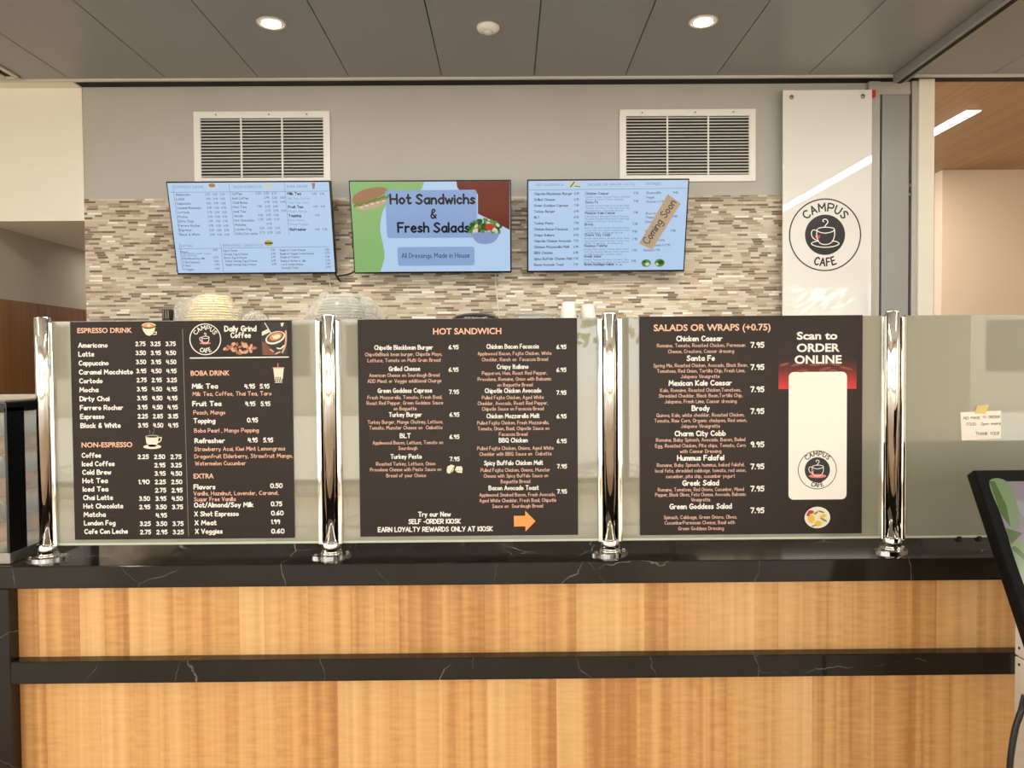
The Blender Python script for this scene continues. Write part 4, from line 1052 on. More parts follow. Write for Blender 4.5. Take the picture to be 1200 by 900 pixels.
part(S2, sw, 'lettuce_picture', E['leaf'], lambda mb: [S2.ellipse(mb, *rp(434.5, 231.5, -.24, [(-18 + k * 1.9, 3.4 + 2.6 * rr.random() - k * .08)])[0], 2.1, 1.5, K3 + k * 1e-5, rot=rr.random() * 3, n=8) for k in range(20)])
part(S2, sw, 'ham_picture', E['red'], lambda mb: [S2.pxstroke(mb, rp(434.5, 231.5, -.24, [(-15 + k * 8, 5.5), (-10 + k * 8, 5.0)]), 1.0, K4) for k in range(4)])
part(S2, sw, 'cheese_picture', E['cream'], lambda mb: [S2.ellipse(mb, *rp(434.5, 231.5, -.24, [(-12 + k * 6, 7.6 - k * .3)])[0], 2.2, 1.3, K4, n=8) for k in range(5)])
bw = part(S2, t2, 'salad_bowl_picture', E['bowl'], lambda mb: cat_px(S2, mb, [(551, 269), (568, 272), (586, 268.6), (584, 277), (578, 284), (568, 286), (559, 284), (553.5, 277), (551, 269)], K3))
def leaves(sd_, nn, hh):
    def fn(mb):
        r_ = random.Random(sd_)
        for k in range(nn):
            x = 550 + 36 * r_.random(); u = (x - 568) / 18
            S2.ellipse(mb, x, 271.5 - r_.random() * (14 - 6 * abs(u) ** 2), 2.9, 1.7, hh + k * 1e-5, rot=r_.random() * 3, n=9)
    return fn
part(S2, bw, 'leaf_picture', E['leaf'], leaves(1, 70, K4)); part(S2, bw, 'dark_leaf_picture', E['leaf2'], leaves(2, 26, K4 + .0008))
part(S2, bw, 'onion_picture', E['cream'], leaves(4, 10, K4 + .0012))
part(S2, bw, 'tomato_picture', E['red'], lambda mb: (S2.ellipse(mb, 573.5, 266, 5, 4, K4 + .0014), S2.ellipse(mb, 561, 267, 1.6, 1.2, K4 + .0014)))

t3, S3 = tv('tilted television showing the blue sandwich and salad menu', (617.6, 210.8), (808.2, 208.8))
part(S3, t3, 'heading_lettering', E['soft'], lambda mb: (sans(S3, mb, 'HOT SANDWICH', 628, 660, 218, 3, K1, 0, 1.25), sans(S3, mb, 'SALADS OR WRAPS (+0.75)', 689, 744, 217.6, 3, K1, 0, 1.25), sans(S3, mb, 'ENTREES', 757.3, 774.3, 216.8, 3, K1, 0, 1.2)))
SWN = ['Chipotle Blackbean Burger', 'Grilled Cheese', 'Green Goddess Caprese', 'Turkey Burger', 'BLT', 'Turkey Pesto', 'Chicken Bacon Facaccia', 'Crispy Italiano', 'Chipotle Chicken Avocado', 'Chicken Mozzarella Melt', 'BBQ Chicken', 'Spicy Buffalo Chicken Melt', 'Bacon Avocado Toast']
SWX = [670.5, 650, 665.5, 650, 632, 648.5, 665, 649.5, 669, 667, 647.5, 670.5, 660.5]
SALY = [('Chicken Caesar', 713, 228), ('Santa Fe', 700.5, 238.2), ('Mexican Kale Caesar', 721, 250.8), ('Brody', 695, 264.2), ('Charm City Cobb', 715, 276.5), ('Hummus Falafel', 711, 289.2), ('Greek Salad', 704, 301.6), ('Green Goddess Salad', 718.5, 310.8)]
def t3_items(mb):
    for i, nm in enumerate(SWN): hand(S3, mb, nm, 626, SWX[i], 228.3 + i * 6.92, 3.0, K1, .18)
    for nm, x1, y in SALY: hand(S3, mb, nm, 686 - (y - 228) * .02, x1, y, 3.0, K1, .18)
    for s, x0, x1, y in (('Quesadilla', 757.5, 774.5, 227), ('Veggie', 757.3, 766.5, 232.4), ('Chicken (+1.99)', 757, 780, 237.4), ('Burrito', 757, 770, 251.2), ('Veggie', 756.8, 766, 255.6), ('Chicken (+1.99)', 756, 780, 261), ('Tacos', 755.6, 768, 272.4), ('Veggie', 755.6, 765.5, 278), ('Chicken (+1.99)', 755.2, 778.5, 283), ('Carne Asada (+1.99)', 755, 785, 288.4), ('Barbacoa (+1.99)', 754.4, 773, 294.2)):
        hand(S3, mb, s, x0, x1, y, 2.8, K1, .13)
part(S3, t3, 'item_lettering', E['ink'], t3_items)
def t3_pr(mb):
    pr = ['6.95', '6.95', '7.95', '6.95', '6.95', '7.95', '6.95', '6.95', '7.95', '6.95', '6.95', '7.95', '7.95']
    for i, p in enumerate(pr): hand(S3, mb, p, 673 - i * .1, 678.4 - i * .1, 228 + i * 6.92, 2.7, K1, .16)
    for p, x, y in (('7.95', 742.6, 227.6), ('7.95', 742.4, 237), ('7.95', 742, 250.2), ('7.95', 741.6, 263.5), ('9.95', 741, 272.5), ('7.95', 741, 281.2), ('7.95', 740.4, 294.5), ('7.95', 739.6, 307.2), ('9.95', 788.8, 227), ('9.95', 788, 254.8), ('9.95', 786, 271.6)):
        hand(S3, mb, p, x, x + 5.4, y, 2.7, K1, .16)
part(S3, t3, 'price_lettering', E['ink'], t3_pr)
def t3_desc(mb):
    for k, (nm, x1, y) in enumerate(SALY[:-1]):
        for q, (d, a, b_, yy_) in enumerate(SL[k][6][:3]):
            hand(S3, mb, d, 686 - k * .25, 738 - 8 * (q == len(SL[k][6]) - 1) - k * .2, y + 3.6 + q * 2.9, 1.9, K1, .12, 1, 4)
part(S3, t3, 'description_lettering', E['soft'], t3_desc)
part(S3, t3, 'divider_line', E['soft'], lambda mb: S3.pxstroke(mb, [(620, 222.8), (805, 220.6)], .45, K1))
sp3 = part(S3, t3, 'sandwich_picture', E['cream'], lambda mb: (S3.ellipse(mb, 669.5, 216.2, 4.4, 3.2, K1, rot=.4), S3.ellipse(mb, 676.5, 217, 3.8, 2.4, K1)))
part(S3, sp3, 'filling_picture', E['leaf2'], lambda mb: (S3.pxstroke(mb, [(673, 213.4), (668.6, 219)], 1.2, K2), S3.pxstroke(mb, [(673.5, 218), (680, 219)], .8, K2)))
sb3 = part(S3, t3, 'salad_picture', E['leaf'], lambda mb: (S3.ellipse(mb, 757.2, 308.4, 5.6, 4.4, K1), mb.cut(), S3.ellipse(mb, 773, 308, 5.8, 4.6, K1), mb.cut()))
part(S3, sb3, 'filling_picture', E['leaf2'], lambda mb: (S3.ellipse(mb, 774, 307.4, 3.6, 2.6, K2), S3.ellipse(mb, 755, 306.6, 2, 1.4, K2)))
part(S3, sb3, 'cream_picture', E['cream'], lambda mb: (S3.ellipse(mb, 758.6, 309.6, 2.6, 2, K2), mb.cut(), S3.ellipse(mb, 770, 309.5, 1.8, 1.4, K3), mb.cut()))

# brown paper strip stuck aslant on the third screen
pc = [(782.4, 227.5), (797.6, 238.5), (764, 292.6), (748.9, 285.3)]
ctr = S3.pt(*S3.px(773, 261), .004)
cs = thing('paper_sign', 'brown paper strip reading Coming Soon stuck aslant on the right television', 'sign', ctr)
def csheet(mb): mb.prism([S3.pt(*S3.px(*p), .003) for p in pc], S3.n * .0012)
part(S3, cs, 'sheet', M['kraft'], csheet)
def csl(mb):
    a = Vector(S3.px(759.3, 286.5)); b = Vector(S3.px(792.2, 237.6)); d = (b - a).normalized(); q = Vector((-d.y, d.x))
    st, wd = hand_layout('Coming Soon', 5, .17); L = (b - a).length; kx = L / wd; k = S3.scale(770, 260) * 8.6
    for s in st: S3.stroke(mb, [tuple(a + d * (x * kx) + q * (y * k)) for x, y in s], .13 * k, .0048, 8)
part(S3, cs, 'sign_lettering', M['ink_charcoal'], csl)

# cables below the screens
def cable(name, label, pts, r, m_):
    mb = MB(); P = [Vector(p) for p in pts]; out = []
    for i in range(len(P) - 1):
        for k in range(6):
            t = k / 6; p0 = P[max(i - 1, 0)]; p1 = P[i]; p2 = P[i + 1]; p3 = P[min(i + 2, len(P) - 1)]
            out.append(.5 * (2 * p1 + (p2 - p0) * t + (2 * p0 - 5 * p1 + 4 * p2 - p3) * t * t + (3 * p1 - p0 - 3 * p2 + p3) * t ** 3))
    out.append(P[-1]); mb.tube(out, r, 8)
    return tag(mb.build(name, m_), label, 'cable')
cable('power_cable', 'black power cable hanging between the left and middle televisions', [atY(392, 318, 2.93), atY(395, 325, 2.95), atY(399, 330, 2.97), atY(396, 324, 2.98), atY(404, 322.5, 2.98), atY(412, 320, 2.96), atY(420, 314, 2.93)], .006, M['black_plastic'])
cable('power_cable', 'thin white cable down the tiles under the left television', [atY(384, 318, 3.0), atY(386, 330, 3.0), atY(389, 344, 3.0), atY(391, 356, 3.0), atY(391, 384, 3.0)], .0035, M['cable_white'])
cable('power_cable', 'thin white cable down the tiles under the middle television', [atY(581, 318, 3.0), atY(581, 336, 3.0), atY(583, 352, 3.0), atY(584.5, 368, 3.0), atY(584.5, 384, 3.0)], .0035, M['cable_white'])

# ================================================================== WALL FITTINGS
def vent(label, x0, x1, y0, y1):
    a = atY(x0, y0, YW); b = atY(x1, y1, YW)
    t = thing('air_vent', label, 'vent', ((a.x + b.x) / 2, YW, b.z), 'white wall vents')
    f = .045
    m = MB()
    m.box(a.x, b.x, YW - .016, YW, a.z - f, a.z, .004); m.box(a.x, b.x, YW - .016, YW, b.z, b.z + f, .004)
    m.box(a.x, a.x + f, YW - .016, YW, b.z + f * .9, a.z - f * .9, .004); m.box(b.x - f, b.x, YW - .016, YW, b.z + f * .9, a.z - f * .9, .004)
    fr = m.build('frame', M['vent'], t)
    BOX(a.x + f, b.x - f, YW - .003, YW - .001, b.z + f, a.z - f).build('dark_opening', M['vent_dark'], t)
    n_ = 19; hh = (a.z - b.z - 2 * f) / n_
    for k in range(n_):
        z = b.z + f + (k + .5) * hh
        m = MB(); m.box(a.x + f * .95, b.x - f * .95, YW - .016, YW - .0035, z - .0022, z + .0022, rot=Matrix.Rotation(.5, 3, 'X')); m.build('slat', M['vent'], t)
    for q in (1 / 3, 2 / 3):
        xx = a.x + f + (b.x - a.x - 2 * f) * q; BOX(xx - .005, xx + .005, YW - .019, YW - .012, b.z + f, a.z - f).build('bar', M['vent'], t)
    for sx in (a.x + .15, (a.x + b.x) / 2 + .05, b.x - .15):
        m = MB(); m.lathe([(.006, 0), (.006, .002), (.003, .003)], (sx, YW - .016, a.z - f / 2), 10, Vector((0, -1, 0))); m.build('screw', M['steel'], fr)
vent('white louvred wall vent above the left television', 227.3, 388, 131.5, 216)
vent('white louvred wall vent above the right television', 725.5, 885, 129, 213)

# white logo panel on stand-off bolts
YL = 2.93
a = atY(917.6, 105.5, YL); b = atY(1020.8, 372, YL)
lp = thing('logo_panel', 'tall white gloss panel with the round cup emblem right of the tiles', 'sign panel', ((a.x + b.x) / 2, YL, 1.78))
BOX(a.x, b.x, YL, YL + .012, 1.78, a.z, .002).build('panel', M['acrylic'], lp)
LS = Surf((0, YL, 0), (1, 0, 0), (0, 0, 1), (0, -1, 0))
for px, py in ((927.5, 114), (1011, 113)):
    q = atY(px, py, YL); m = MB(); m.lathe([(.014, -.05), (.014, .004), (.012, .008), (.004, .009)], q, 20, Vector((0, -1, 0))); m.build('standoff_bolt', M['steel'], lp)
for px in (930, 1009):
    q = atY(px, 260, YL); m = MB(); m.lathe([(.014, -.075), (.014, -.013)], (q.x, YL, 1.84), 16, Vector((0, -1, 0))); m.build('standoff_bolt', M['steel'], lp)
logo(LS, lp, 966.8, 275.2, 41.6, 23.5, M['ink_black'], M['ink_white'], 1.5, 1.0, .0008, 8.8, M['ink_red'])
q = atY(1022.4, 110.5, 2.965); tag(BOX(q.x - .012, q.x + .014, 2.945, 2.974, q.z - .022, q.z + .022, .003).build('door_tag', M['red_tag']), 'small red tag at the top of the door frame', 'tag')

# ================================================================== CEILING FITTINGS
def downlight(label, px, py):
    c = atZ(px, py, ZC)
    t = thing('downlight', label, 'ceiling light', c, 'recessed downlights')
    m = MB(); m.lathe([(.062, 0), (.078, 0), (.078, -.004), (.074, -.007), (.062, -.004), (.062, 0)], c, 40); m.build('trim_ring', M['trim_light'], t)
    m = MB(); m.lathe([(.061, -.002), (.03, -.0015)], c, 32); m.build('reflector', M['vent'], t)
    m = MB(); m.lathe([(.052, -.004), (.050, -.008), (.02, -.011), (.001, -.012)], c, 32); m.build('bulb', M['lamp'], t)
    ld = bpy.data.lights.new('downlight_beam', 'SPOT'); ld.energy = 60; ld.spot_size = math.radians(95); ld.spot_blend = .6; ld.color = (1, .87, .68); ld.shadow_soft_size = .05
    lo = bpy.data.objects.new('downlight_beam', ld); COL.objects.link(lo); lo.parent = t; lo.location = (0, 0, -.03)
downlight('round recessed downlight above the left vent', 318, 27)
downlight('round recessed downlight above the right vent', 824, 25)
c = atZ(572, 31, ZC)
sdt = thing('smoke_detector', 'white domed detector on the ceiling between the two downlights', 'detector', c)
m = MB(); m.lathe([(.062, 0), (.062, -.012), (.056, -.022), (.04, -.03)], c, 32); m.build('base', M['vent'], sdt)
m = MB(); m.lathe([(.026, -.03), (.022, -.04), (.012, -.045), (.001, -.046)], c, 24); m.build('sensor_eye', M['trim_light'], sdt)
# slot diffuser at the far left
dx0, dx1 = -3.42, -3.085
dd = thing('slot_diffuser', 'black slotted air diffuser in the ceiling at the far left', 'diffuser', ((dx0 + dx1) / 2, 2.2, ZC))
BOX(dx0, dx1, 1.3, 2.80, ZC - .003, ZC - .001).build('backing', M['black'], dd)
for k in range(5):
    x = dx0 + (dx1 - dx0) * k / 4; BOX(x - .014, x + .014, 1.28, 2.82, ZC - .012, ZC - .003).build('blade', M['trim_light'], dd)
for y in (1.28, 2.82): BOX(dx0 - .014, dx1 + .014, y - .012, y + .012, ZC - .012, ZC - .003).build('end_cap', M['trim_light'], dd)
# partition track
m = BOX(2.49, 2.57, -7.0, 2.86, ZC - .055, ZC - .002, .003)
tr = thing('ceiling_track', 'grey metal partition track under the ceiling at the right', 'track', (2.53, 0, ZC))
m.build('channel', M['door_grey'], tr); BOX(2.515, 2.545, -7, 2.861, ZC - .057, ZC - .0545).build('slot', M['black'], tr)
# linear lamp in the corridor ceiling
a = atZ(1093, 160, ZC); b = atZ(1150, 128, ZC)
ll = thing('linear_lamp', 'glowing linear lamp in the wooden corridor ceiling', 'ceiling light', ((b.x + .0), (a.y + b.y) / 2, ZC))
lx = b.x - .05
BOX(lx - .06, lx + .06, b.y, 5.0, ZC - .006, ZC - .001).build('housing', M['trim_light'], ll)
BOX(lx - .052, lx + .052, b.y + .01, 4.99, ZC - .010, ZC - .006).build('diffuser', M['tube_lamp'], ll)
ld = bpy.data.lights.new('strip_light', 'AREA'); ld.shape = 'RECTANGLE'; ld.size = .1; ld.size_y = 5 - b.y; ld.energy = CORRIDOR_WATTS; ld.color = (1, .93, .83)
lo = bpy.data.objects.new('strip_light', ld); COL.objects.link(lo); lo.parent = ll; lo.location = (lx - b.x, (b.y + 5) / 2 - (a.y + b.y) / 2, -.014)

# out-of-frame strip lamps; all but the right hall one are added to brighten
def strip_lamp(name, label, x0, x1, y0, y1, z, watts):
    t = thing(name, label, 'ceiling light', ((x0 + x1) / 2, (y0 + y1) / 2, z))
    BOX(x0, x1, y0, y1, z - .006, z - .001).build('housing', M['trim_light'], t)
    BOX(x0 + .01, x1 - .01, y0 + .01, y1 - .01, z - .010, z - .006).build('diffuser', M['tube_lamp'], t)
    ld = bpy.data.lights.new('strip_light', 'AREA'); ld.shape = 'RECTANGLE'; ld.size = x1 - x0; ld.size_y = y1 - y0; ld.energy = watts; ld.color = (1, .965, .92)
    lo = bpy.data.objects.new('strip_light', ld); COL.objects.link(lo); lo.parent = t; lo.location = (0, 0, -.014)
strip_lamp('linear_lamp', 'long linear lamp in the hall ceiling mirrored in the white logo panel', 3.24, 3.36, -4.5, 1.4, ZC, HALL_WATTS)
strip_lamp('linear_lamp', 'long fill strip added in the left hall ceiling to brighten the hall', -3.36, -3.24, -4.5, .4, ZC, HALL_WATTS)
strip_lamp('linear_lamp', 'fill strip added in the kitchen ceiling to brighten the back wall', -2.3, 2.3, .78, .90, ZC, KITCHEN_FILL_WATTS)
strip_lamp('linear_lamp', 'short fill strip added in the left passage ceiling to brighten it', -3.2, -3.1, 4.2, 6.2, ZS, PASSAGE_FILL_WATTS)
# ================================================================== PASTRY CASE on the counter, far left
PX1 = atY(10.5, 600, .02).x; PX0 = PX1 - .72; PY0, PY1 = .02, .46
PZ1 = atY(14, 468.5, PY0).z
pcs = thing('pastry_case', 'black framed glass pastry case on the left end of the counter', 'display case', ((PX0 + PX1) / 2, (PY0 + PY1) / 2, ZT))
m = MB()
for x in (PX0, PX1 - .03):
    s_ = x + .022 if x > PX0 else x
    m.box(s_, s_ + .008, PY0, PY0 + .075, ZT + .03, PZ1 - .02, .002); m.box(x, x + .03, PY1 - .04, PY1, ZT + .03, PZ1 - .02, .002)
BOX(PX0, PX1, PY0, PY1, ZT, ZT + .032, .003).build('base_plate', M['steel'], pcs)
m.box(PX0, PX1, PY0, PY1, PZ1 - .035, PZ1 - .006, .003)
fr = m.build('frame', M['black_gloss'], pcs)
BOX(PX0 + .005, PX1 - .005, PY0 + .005, PY1 - .005, PZ1 - .006, PZ1, .002).build('top_panel', M['case_top'], pcs)
BOX(PX1 - .012, PX1 - .006, PY0 + .075, PY1 - .04, ZT + .032, PZ1 - .035).build('pane', M['case_glass'], pcs)
BOX(PX0 + .008, PX1 - .008, PY0 + .006, PY0 + .011, ZT + .032, PZ1 - .035).build('pane', M['case_glass'], pcs)
shz = [ZT + .16, ZT + .28]
for z in shz: BOX(PX0 + .032, PX1 - .034, PY0 + .03, PY1 - .03, z, z + .008).build('shelf', M['tray'], pcs)
BOX(PX0 + .032, PX1 - .034, PY0 + .02, PY1 - .03, ZT + .032, ZT + .04).build('shelf', M['tray'], pcs)
BOX(PX0 + .03, PX1 - .03, PY1 - .03, PY1 - .02, ZT + .032, PZ1 - .035).build('back_panel', M['steel'], pcs)
def bun_mesh():
    bm = bmesh.new(); bmesh.ops.create_uvsphere(bm, u_segments=20, v_segments=12, radius=1)
    for v in bm.verts:
        r = 1 + .06 * math.sin(v.co.x * 9 + v.co.z * 3)
        v.co = Vector((v.co.x * .062 * r, v.co.y * .045 * r, max(v.co.z, -.55) * .03))
    me = bpy.data.meshes.new('pastry'); bm.to_mesh(me); bm.free(); me.materials.append(M['pastry'])
    for p in me.polygons: p.use_smooth = True
    return me
bm_ = bun_mesh()
where = ['bottom', 'middle', 'top']
for li, z in enumerate([ZT + .04] + [s + .008 for s in shz]):
    for r_ in range(2):
        for k in range(3):
            o = bpy.data.objects.new('pastry', bm_); COL.objects.link(o)
            o.location = (PX1 - .11 - k * .145, PY0 + .13 + r_ * .14, z + .0165); o.rotation_euler = (0, 0, .5 + .3 * k + r_)
            tag(o, 'golden baked pastry on the %s shelf of the black glass case' % where[li], 'pastry', 'pastries on the %s shelf' % where[li])

# ================================================================== SHELF WITH KITCHEN THINGS
YS0, YS1, ZSH = 2.55, 3.005, 1.80
sh = thing('wall_shelf', 'steel wall shelf on the tiles behind the menu boards', 'shelf', (-.3, YS1, ZSH - .03))
BOX(-2.4, 1.2, YS0, YS1, ZSH - .03, ZSH, .003).build('shelf_board', M['steel'], sh)
for x in (-2.2, -1.2, -.2, .9): 
    m = MB(); m.prism([(x - .01, YS1, ZSH - .03), (x - .01, YS0 + .1, ZSH - .03), (x - .01, YS1, ZSH - .085)], Vector((.02, 0, 0))); m.build('bracket', M['steel'], sh)
def shelf_x(px, Y=2.75): return atY(px, 372, Y).x
def shelf_z(py, px, Y=2.75): return atY(px, py, Y).z

# tortillas in a clear bag
xm = shelf_x(249); hw = shelf_x(282) - xm; zt = shelf_z(347, 249)
tn = 14; tk = (zt - ZSH) / tn
for k in range(tn):
    m = MB(); rk = hw * (1.0 - .42 * max(0, (k - 4) / (tn - 5)) ** 2.6)
    m.lathe([(rk * .9, .001), (rk, tk * .4), (rk * .985, tk * .75), (rk * .9, tk * .98)], (xm + .006 * math.sin(k * 2.1), 2.75 + .004 * math.cos(k), ZSH + k * tk), 36)
    tag(m.build('tortilla', M['tortilla']), 'pale round tortilla in the stack inside the clear bag on the shelf', 'tortilla', 'stacked tortillas in the clear bag')
def bag(name, label, cx, cy, rx, ry, hz, peaks, sd_, m_, amp=.03):
    r_ = random.Random(sd_); bm = bmesh.new(); bmesh.ops.create_icosphere(bm, subdivisions=5, radius=1)
    for v in bm.verts:
        d = v.co.copy(); z = max(d.z, 0)
        n_ = 1 + amp * (math.sin(d.x * 11 + d.y * 7 + sd_) + math.sin(d.y * 17 - d.z * 9) + .7 * math.sin(d.x * 29 + d.z * 21))
        co = Vector((cx + d.x * rx * n_, cy + d.y * ry * n_, ZSH + .002 + abs(z) ** .8 * hz * n_ ))
        for px_, h_, w_ in peaks:
            g = math.exp(-((co.x - px_) / w_) ** 2) * (1 if d.y < .5 else .3) * max(0, d.z) ** .5
            co.z += h_ * g
        v.co = co
    mb = MB(); mb.bm(bm, smooth=True)
    return tag(mb.build(name, m_), label, 'bag')
bag('plastic_bag', 'clear plastic bag around the tortilla stack left of the black plug box', xm - .02, 2.75, hw * 1.16, hw * 1.12, (zt - ZSH) * 1.04, [(shelf_x(212), .10, .02), (shelf_x(281), .05, .025)], 2, M['film'], .02)['label'] = 'clear plastic bag with twisted corners wrapped round the tortilla stack'
bag('plastic_bag', 'small crumpled clear plastic bag right of the tortillas', shelf_x(301), 2.72, .085, .07, shelf_z(366, 301) - ZSH, [], 5, M['film'], .05)
# stack of clear lids in a bag
xm2 = shelf_x(404); zt2 = shelf_z(346, 400)
nl = 12
for k in range(nl):
    m = MB(); r0 = .19 - .055 * (k / (nl - 1)) ** 1.6; z = ZSH + (zt2 - ZSH - .022) * k / (nl - 1)
    m.lathe([(r0, 0), (r0, .006), (r0 * .9, .012), (r0 * .82, .018), (.002, .0182)], (xm2 - .012 * k / nl, 2.75, z + .001), 36)
    tag(m.build('takeaway_dome', M['lid_plastic']), 'clear plastic lid in the bagged stack behind the second post', 'lid', 'clear lids in a bag')
bag('plastic_bag', 'clear plastic bag over the lid stack between left and middle televisions', xm2, 2.75, .245, .215, (zt2 - ZSH) * 1.02, [(shelf_x(440), .03, .04), (shelf_x(380), .03, .04)], 8, M['film'], .03)
# black plug box
q = shelf_x(200)
pb = thing('plug_box', 'small black plug box standing left of the tortilla bag', 'plug', (q, 2.72, ZSH))
BOX(q - .028, q + .026, 2.69, 2.76, ZSH, shelf_z(363, 199), .005).build('body', M['black_plastic'], pb)
zb = shelf_z(363, 199)
for s in (-.016, 0, .014): BOX(q + s - .005, q + s + .005, 2.684, 2.6905, zb - .06, zb - .004, .001).build('rib', M['dark_steel'], pb)
# rice pot
xm3 = shelf_x(557.5); r3 = shelf_x(585.5) - xm3; zt3 = shelf_z(366.6, 557)
pt = thing('cooking_pot', 'steel cooking pot with a domed dark lid behind the hot sandwich board', 'pot', (xm3, 2.75, ZSH))
zr = ZSH + (zt3 - ZSH) * .55
m = MB(); m.lathe([(r3 * .82, 0), (r3 * .9, .008), (r3 * .96, zr - ZSH - .004), (r3 * .96, zr - ZSH)], (xm3, 2.75, ZSH), 40); m.build('body', M['steel'], pt)
m = MB(); prof = [(r3, 0)] + [(r3 * math.cos(t), .006 + (zt3 - zr - .006) * math.sin(t)) for t in [i * PI / 2 / 9 for i in range(10)]]
prof[-1] = (.002, prof[-1][1]); m.lathe(prof, (xm3, 2.75, zr), 40); m.build('lid', M['dark_steel'], pt)
# clear container
q0, q1 = shelf_x(603), shelf_x(652); zc_ = shelf_z(368, 630)
tb = thing('plastic_container', 'low clear plastic container left of the white cups', 'container', ((q0 + q1) / 2, 2.72, ZSH))
BOX(q0 + .01, q1 - .01, 2.62, 2.82, ZSH, zc_ - .012, .01).build('tub', M['lid_plastic'], tb)
BOX(q0, q1, 2.61, 2.83, zc_ - .012, zc_, .004).build('lid', M['lid_plastic'], tb)
# cups
def cup(px, w0, w1, ytop, label, Y=2.7):
    x = shelf_x(px, Y); k = (Y + 2) / F; z1 = atY(px, ytop, Y).z
    t = thing('paper_cup', label, 'cup', (x, Y, ZSH), 'white cups on the shelf')
    hh = z1 - ZSH; rt = w1 / 2 * k; rb = w0 / 2 * k
    m = MB(); m.lathe([(rb, .004), (rt, hh - .003), (rt * .94, hh), (rt * .9, hh - .008), (.002, hh - .008)], (x, Y, ZSH), 32); m.build('cup_wall', M['cup'], t)
    m = MB(); m.lathe([(rb + .003, 0), (rb + .0045, .003), (rb + .003, .007), (rb - .002, .007)], (x, Y, ZSH), 32); m.build('rim', M['cup'], t)
cup(666, 23, 14.5, 354.6, 'taller white paper cup stack upside down beside the clear container')
cup(689, 23, 14, 357, 'shorter white paper cup stack upside down left of the third post', 2.84)
# work counter along the back wall
bc = thing('back_counter', 'black work counter along the tiled wall behind the guards', 'counter', (0, 2.7, 0))
BOX(-2.4, 2.3, 2.36, 3.005, .86, .90, .004).build('worktop', M['stone'], bc); BOX(-2.38, 2.28, 2.42, 3.0, .1, .86).build('cabinet', M['black_plastic'], bc); BOX(-2.38, 2.28, 2.47, 3.0, 0, .1).build('toe_kick', M['black'], bc)

def appliance(name, label, cat, x0, x1, h, kind):  # unseen machines, kinds invented, added to darken the countertop's reflections
    y0, y1, z0 = 2.46, 2.94, .915
    t = thing(name, label, cat, ((x0 + x1) / 2, 2.7, .90))
    BOX(x0, x1, y0, y1, z0, .90 + h, .012).build('body', M['black_plastic'], t)
    for x in (x0 + .04, x1 - .04):
        for y in (y0 + .05, y1 - .05):
            m = MB(); m.lathe([(.018, 0), (.02, .016)], (x, y, .90), 12); m.build('foot', M['steel'], t)
    if kind == 'oven':
        d = BOX(x0 + .03, x1 - .18, y0 - .014, y0 - .001, z0 + .06, .90 + h - .05, .004).build('door', M['black_gloss'], t)
        m = MB(); m.tube([(x1 - .21, y0 - .04, z0 + .12), (x1 - .21, y0 - .04, .90 + h - .11)], .009, 10); m.build('handle', M['steel'], d)
        for k in range(4):
            m = MB(); m.lathe([(.02, 0), (.018, .018)], (x1 - .09, y0, z0 + .14 + k * .12), 16, Vector((0, -1, 0))); m.build('knob', M['steel'], t)
    elif kind == 'espresso':
        BOX(x0 + .02, x1 - .02, y0 - .12, y0 - .001, z0, z0 + .05, .006).build('drip_tray', M['dark_steel'], t)
        BOX(x0 + .02, x1 - .02, y0 - .1, y0 - .001, .90 + h - .2, .90 + h - .04, .012).build('brew_head', M['black_gloss'], t)
        for k in (.3, .7):
            xx = x0 + (x1 - x0) * k
            m = MB(); m.lathe([(.03, 0), (.034, .03), (.03, .05)], (xx, y0 - .055, .90 + h - .25), 20); m.tube([(xx, y0 - .08, .90 + h - .235), (xx, y0 - .2, .90 + h - .25)], .011, 10); m.build('portafilter', M['dark_steel'], t)
    else:
        for q in (0, .5):
            d = BOX(x0 + .02 + (x1 - x0 - .04) * q, x0 + .02 + (x1 - x0 - .04) * (q + .49), y0 - .014, y0 - .001, z0 + .05, .90 + h - .05, .004).build('door', M['black_gloss'], t)
            xx = x0 + (x1 - x0) * .5 + (.05 if q else -.05)
            m = MB(); m.tube([(xx, y0 - .035, z0 + .2), (xx, y0 - .035, .90 + h - .2)], .008, 10); m.build('handle', M['steel'], d)
appliance('added_espresso_machine', 'black espresso machine added on the back counter to darken the stone top reflection', 'coffee machine', -1.92, -1.02, .76, 'espresso')
appliance('added_oven', 'black oven added on the back counter to darken the reflection under the hot sandwich board', 'oven', -.94, -.06, .78, 'oven')
appliance('added_espresso_machine', 'wide black brewing machine added behind the salad board to darken the stone reflection', 'coffee machine', .02, .92, .78, 'espresso')
appliance('added_cooler', 'black two door cooler added at the right end to darken the stone reflection', 'refrigerator', 1.0, 2.25, .78, 'cooler')
cbx = thing('added_cabinet', 'black cabinet added behind the glass with the paper note to darken the stone reflection', 'cabinet', (2.95, 2.5, 0))  # unseen cabinet added to darken the right end of the countertop's reflection
BOX(2.36, 3.6, 2.3, 2.8, .06, 1.68, .004).build('body', M['black_plastic'], cbx); BOX(2.40, 3.56, 2.34, 2.78, 0, .06).build('plinth', M['black'], cbx)
for x in (2.38, 2.985):
    d = BOX(x, x + .595, 2.28, 2.299, .1, 1.65, .003).build('door', M['black_gloss'], cbx)
    xx = x + (.56 if x < 2.5 else .035)
    m = MB(); m.tube([(xx, 2.255, .8), (xx, 2.255, 1.05)], .007, 10); m.build('handle', M['steel'], d)
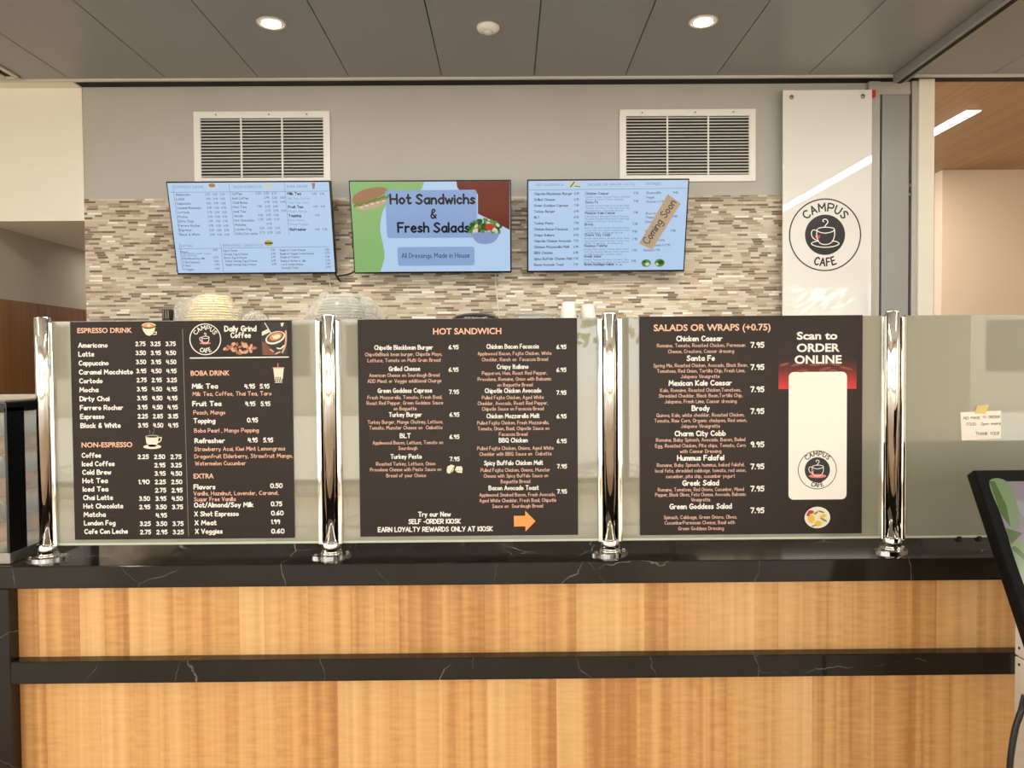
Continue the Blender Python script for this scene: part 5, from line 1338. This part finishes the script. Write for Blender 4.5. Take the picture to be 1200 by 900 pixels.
# ================================================================== SELF-ORDER KIOSK at the right
el = math.radians(59)
kv = Vector((0, math.cos(el), math.sin(el))); kn = Vector((0, -math.sin(el), math.cos(el)))
tlc = atY(1140.3, 550.5, -.25)
KW, KH = .62, .40 * 1.45
kc = tlc + Vector((KW / 2, 0, 0)) - kv * (KH / 2)
KX = atY(1188.6, 800, -.30).x
kk = thing('order_kiosk', 'tilted black framed order kiosk screen on a pale stand at the right edge', 'kiosk', (KX + .2, -.3, 0))
rot = Matrix((Vector((1, 0, 0)), -kn, kv)).transposed()
m = MB(); cc = kc - kn * .016
m.box(cc.x - KW / 2, cc.x + KW / 2, cc.y - .016, cc.y + .016, cc.z - KH / 2, cc.z + KH / 2, .004, rot=rot); m.build('bezel', M['kiosk_black'], kk)
KS = Surf(kc, (1, 0, 0), kv, kn)
scr = part(KS, kk, 'screen', screen_mat('kiosk_mauve', rgb(172, 152, 154), .7), lambda mb: KS.poly(mb, [(-KW / 2 + .028, -KH / 2 + .03), (KW / 2 - .028, -KH / 2 + .03), (KW / 2 - .028, KH / 2 - .03), (-KW / 2 + .028, KH / 2 - .03)], .0004))
xl, yt = -KW / 2 + .028, KH / 2 - .03
KE = dict(g=screen_mat('kiosk_green', rgb(98, 122, 58), .7), g2=screen_mat('kiosk_pale_green', rgb(150, 168, 116), .7), w=screen_mat('kiosk_pale', rgb(178, 174, 168), .7), r=screen_mat('kiosk_red', rgb(160, 62, 56), .7), p=screen_mat('kiosk_salmon', rgb(196, 132, 110), .7))
def kp(pts): return [(xl + x, yt - y) for x, y in pts]
part(KS, scr, 'band_picture', KE['w'], lambda mb: KS.poly(mb, kp([(.035, .04), (.06, .05), (.2, .25), (.16, .27), (.07, .15)]), .0008))
part(KS, scr, 'pepper_picture', KE['g2'], lambda mb: (KS.poly(mb, catmull(kp([(0, 0), (.04, 0), (.045, .06), (.03, .11), (.012, .11), (0, .07), (0, 0)]), 5), .0012), KS.poly(mb, catmull(kp([(0, .13), (.03, .15), (.06, .2), (.065, .28), (.02, .3), (0, .28), (0, .13)]), 5), .0012)))
part(KS, scr, 'leaf_picture', KE['g'], lambda mb: (KS.poly(mb, kp([(0, 0), (.012, .0), (.02, .06), (.012, .11), (0, .08)]), .0016), KS.poly(mb, kp([(0, .112), (.034, .125), (0, .15)]), .0016), KS.stroke(mb, catmull(kp([(.005, .16), (.03, .2), (.045, .27)]), 5), .012, .0016)))
part(KS, scr, 'tomato_picture', KE['r'], lambda mb: (KS.poly(mb, catmull(kp([(0, .3), (.05, .29), (.12, .3), (.16, .36), (.12, .45), (0, .46), (0, .3)]), 5), .002),))
part(KS, scr, 'onion_picture', KE['p'], lambda mb: KS.poly(mb, catmull(kp([(.05, .3), (.08, .275), (.12, .29), (.1, .33), (.06, .33), (.05, .3)]), 5), .0024))
zk = atY(1189, 767.5, -.30).z
st = BOX(KX, KX + .40, -.42, -.30, .02, zk - .0015, .003).build('stand', M['kiosk_white'], kk)
BOX(KX, KX + .40, -.42, -.30, zk + .0015, 1.03, .003).build('stand_head', M['kiosk_white'], kk)
for z in (zk + .022, zk - .016):
    m = MB(); m.lathe([(.0035, 0), (.0035, .0012), (.002, .0016)], (KX, -.316, z), 12, Vector((-1, 0, 0))); m.build('screw', M['black_plastic'], st)
BOX(KX + .05, KX + .35, -.34, -.28, .95, 1.10, .004).build('neck', M['black_plastic'], kk)
BOX(KX - .02, KX + .42, -.55, -.2, 0, .02, .004).build('base_plate', M['kiosk_white'], kk)
pts = [atY(1201, 815, -.45), atY(1197, 832, -.46), atY(1191, 850, -.46), atY(1186, 875, -.46), atY(1183, 905, -.46), atY(1182, 960, -.46), atY(1188, 1060, -.46)]
cb = cable('kiosk_cable', 'black cable hanging down beside the pale kiosk stand', pts, .0065, M['black_plastic'])
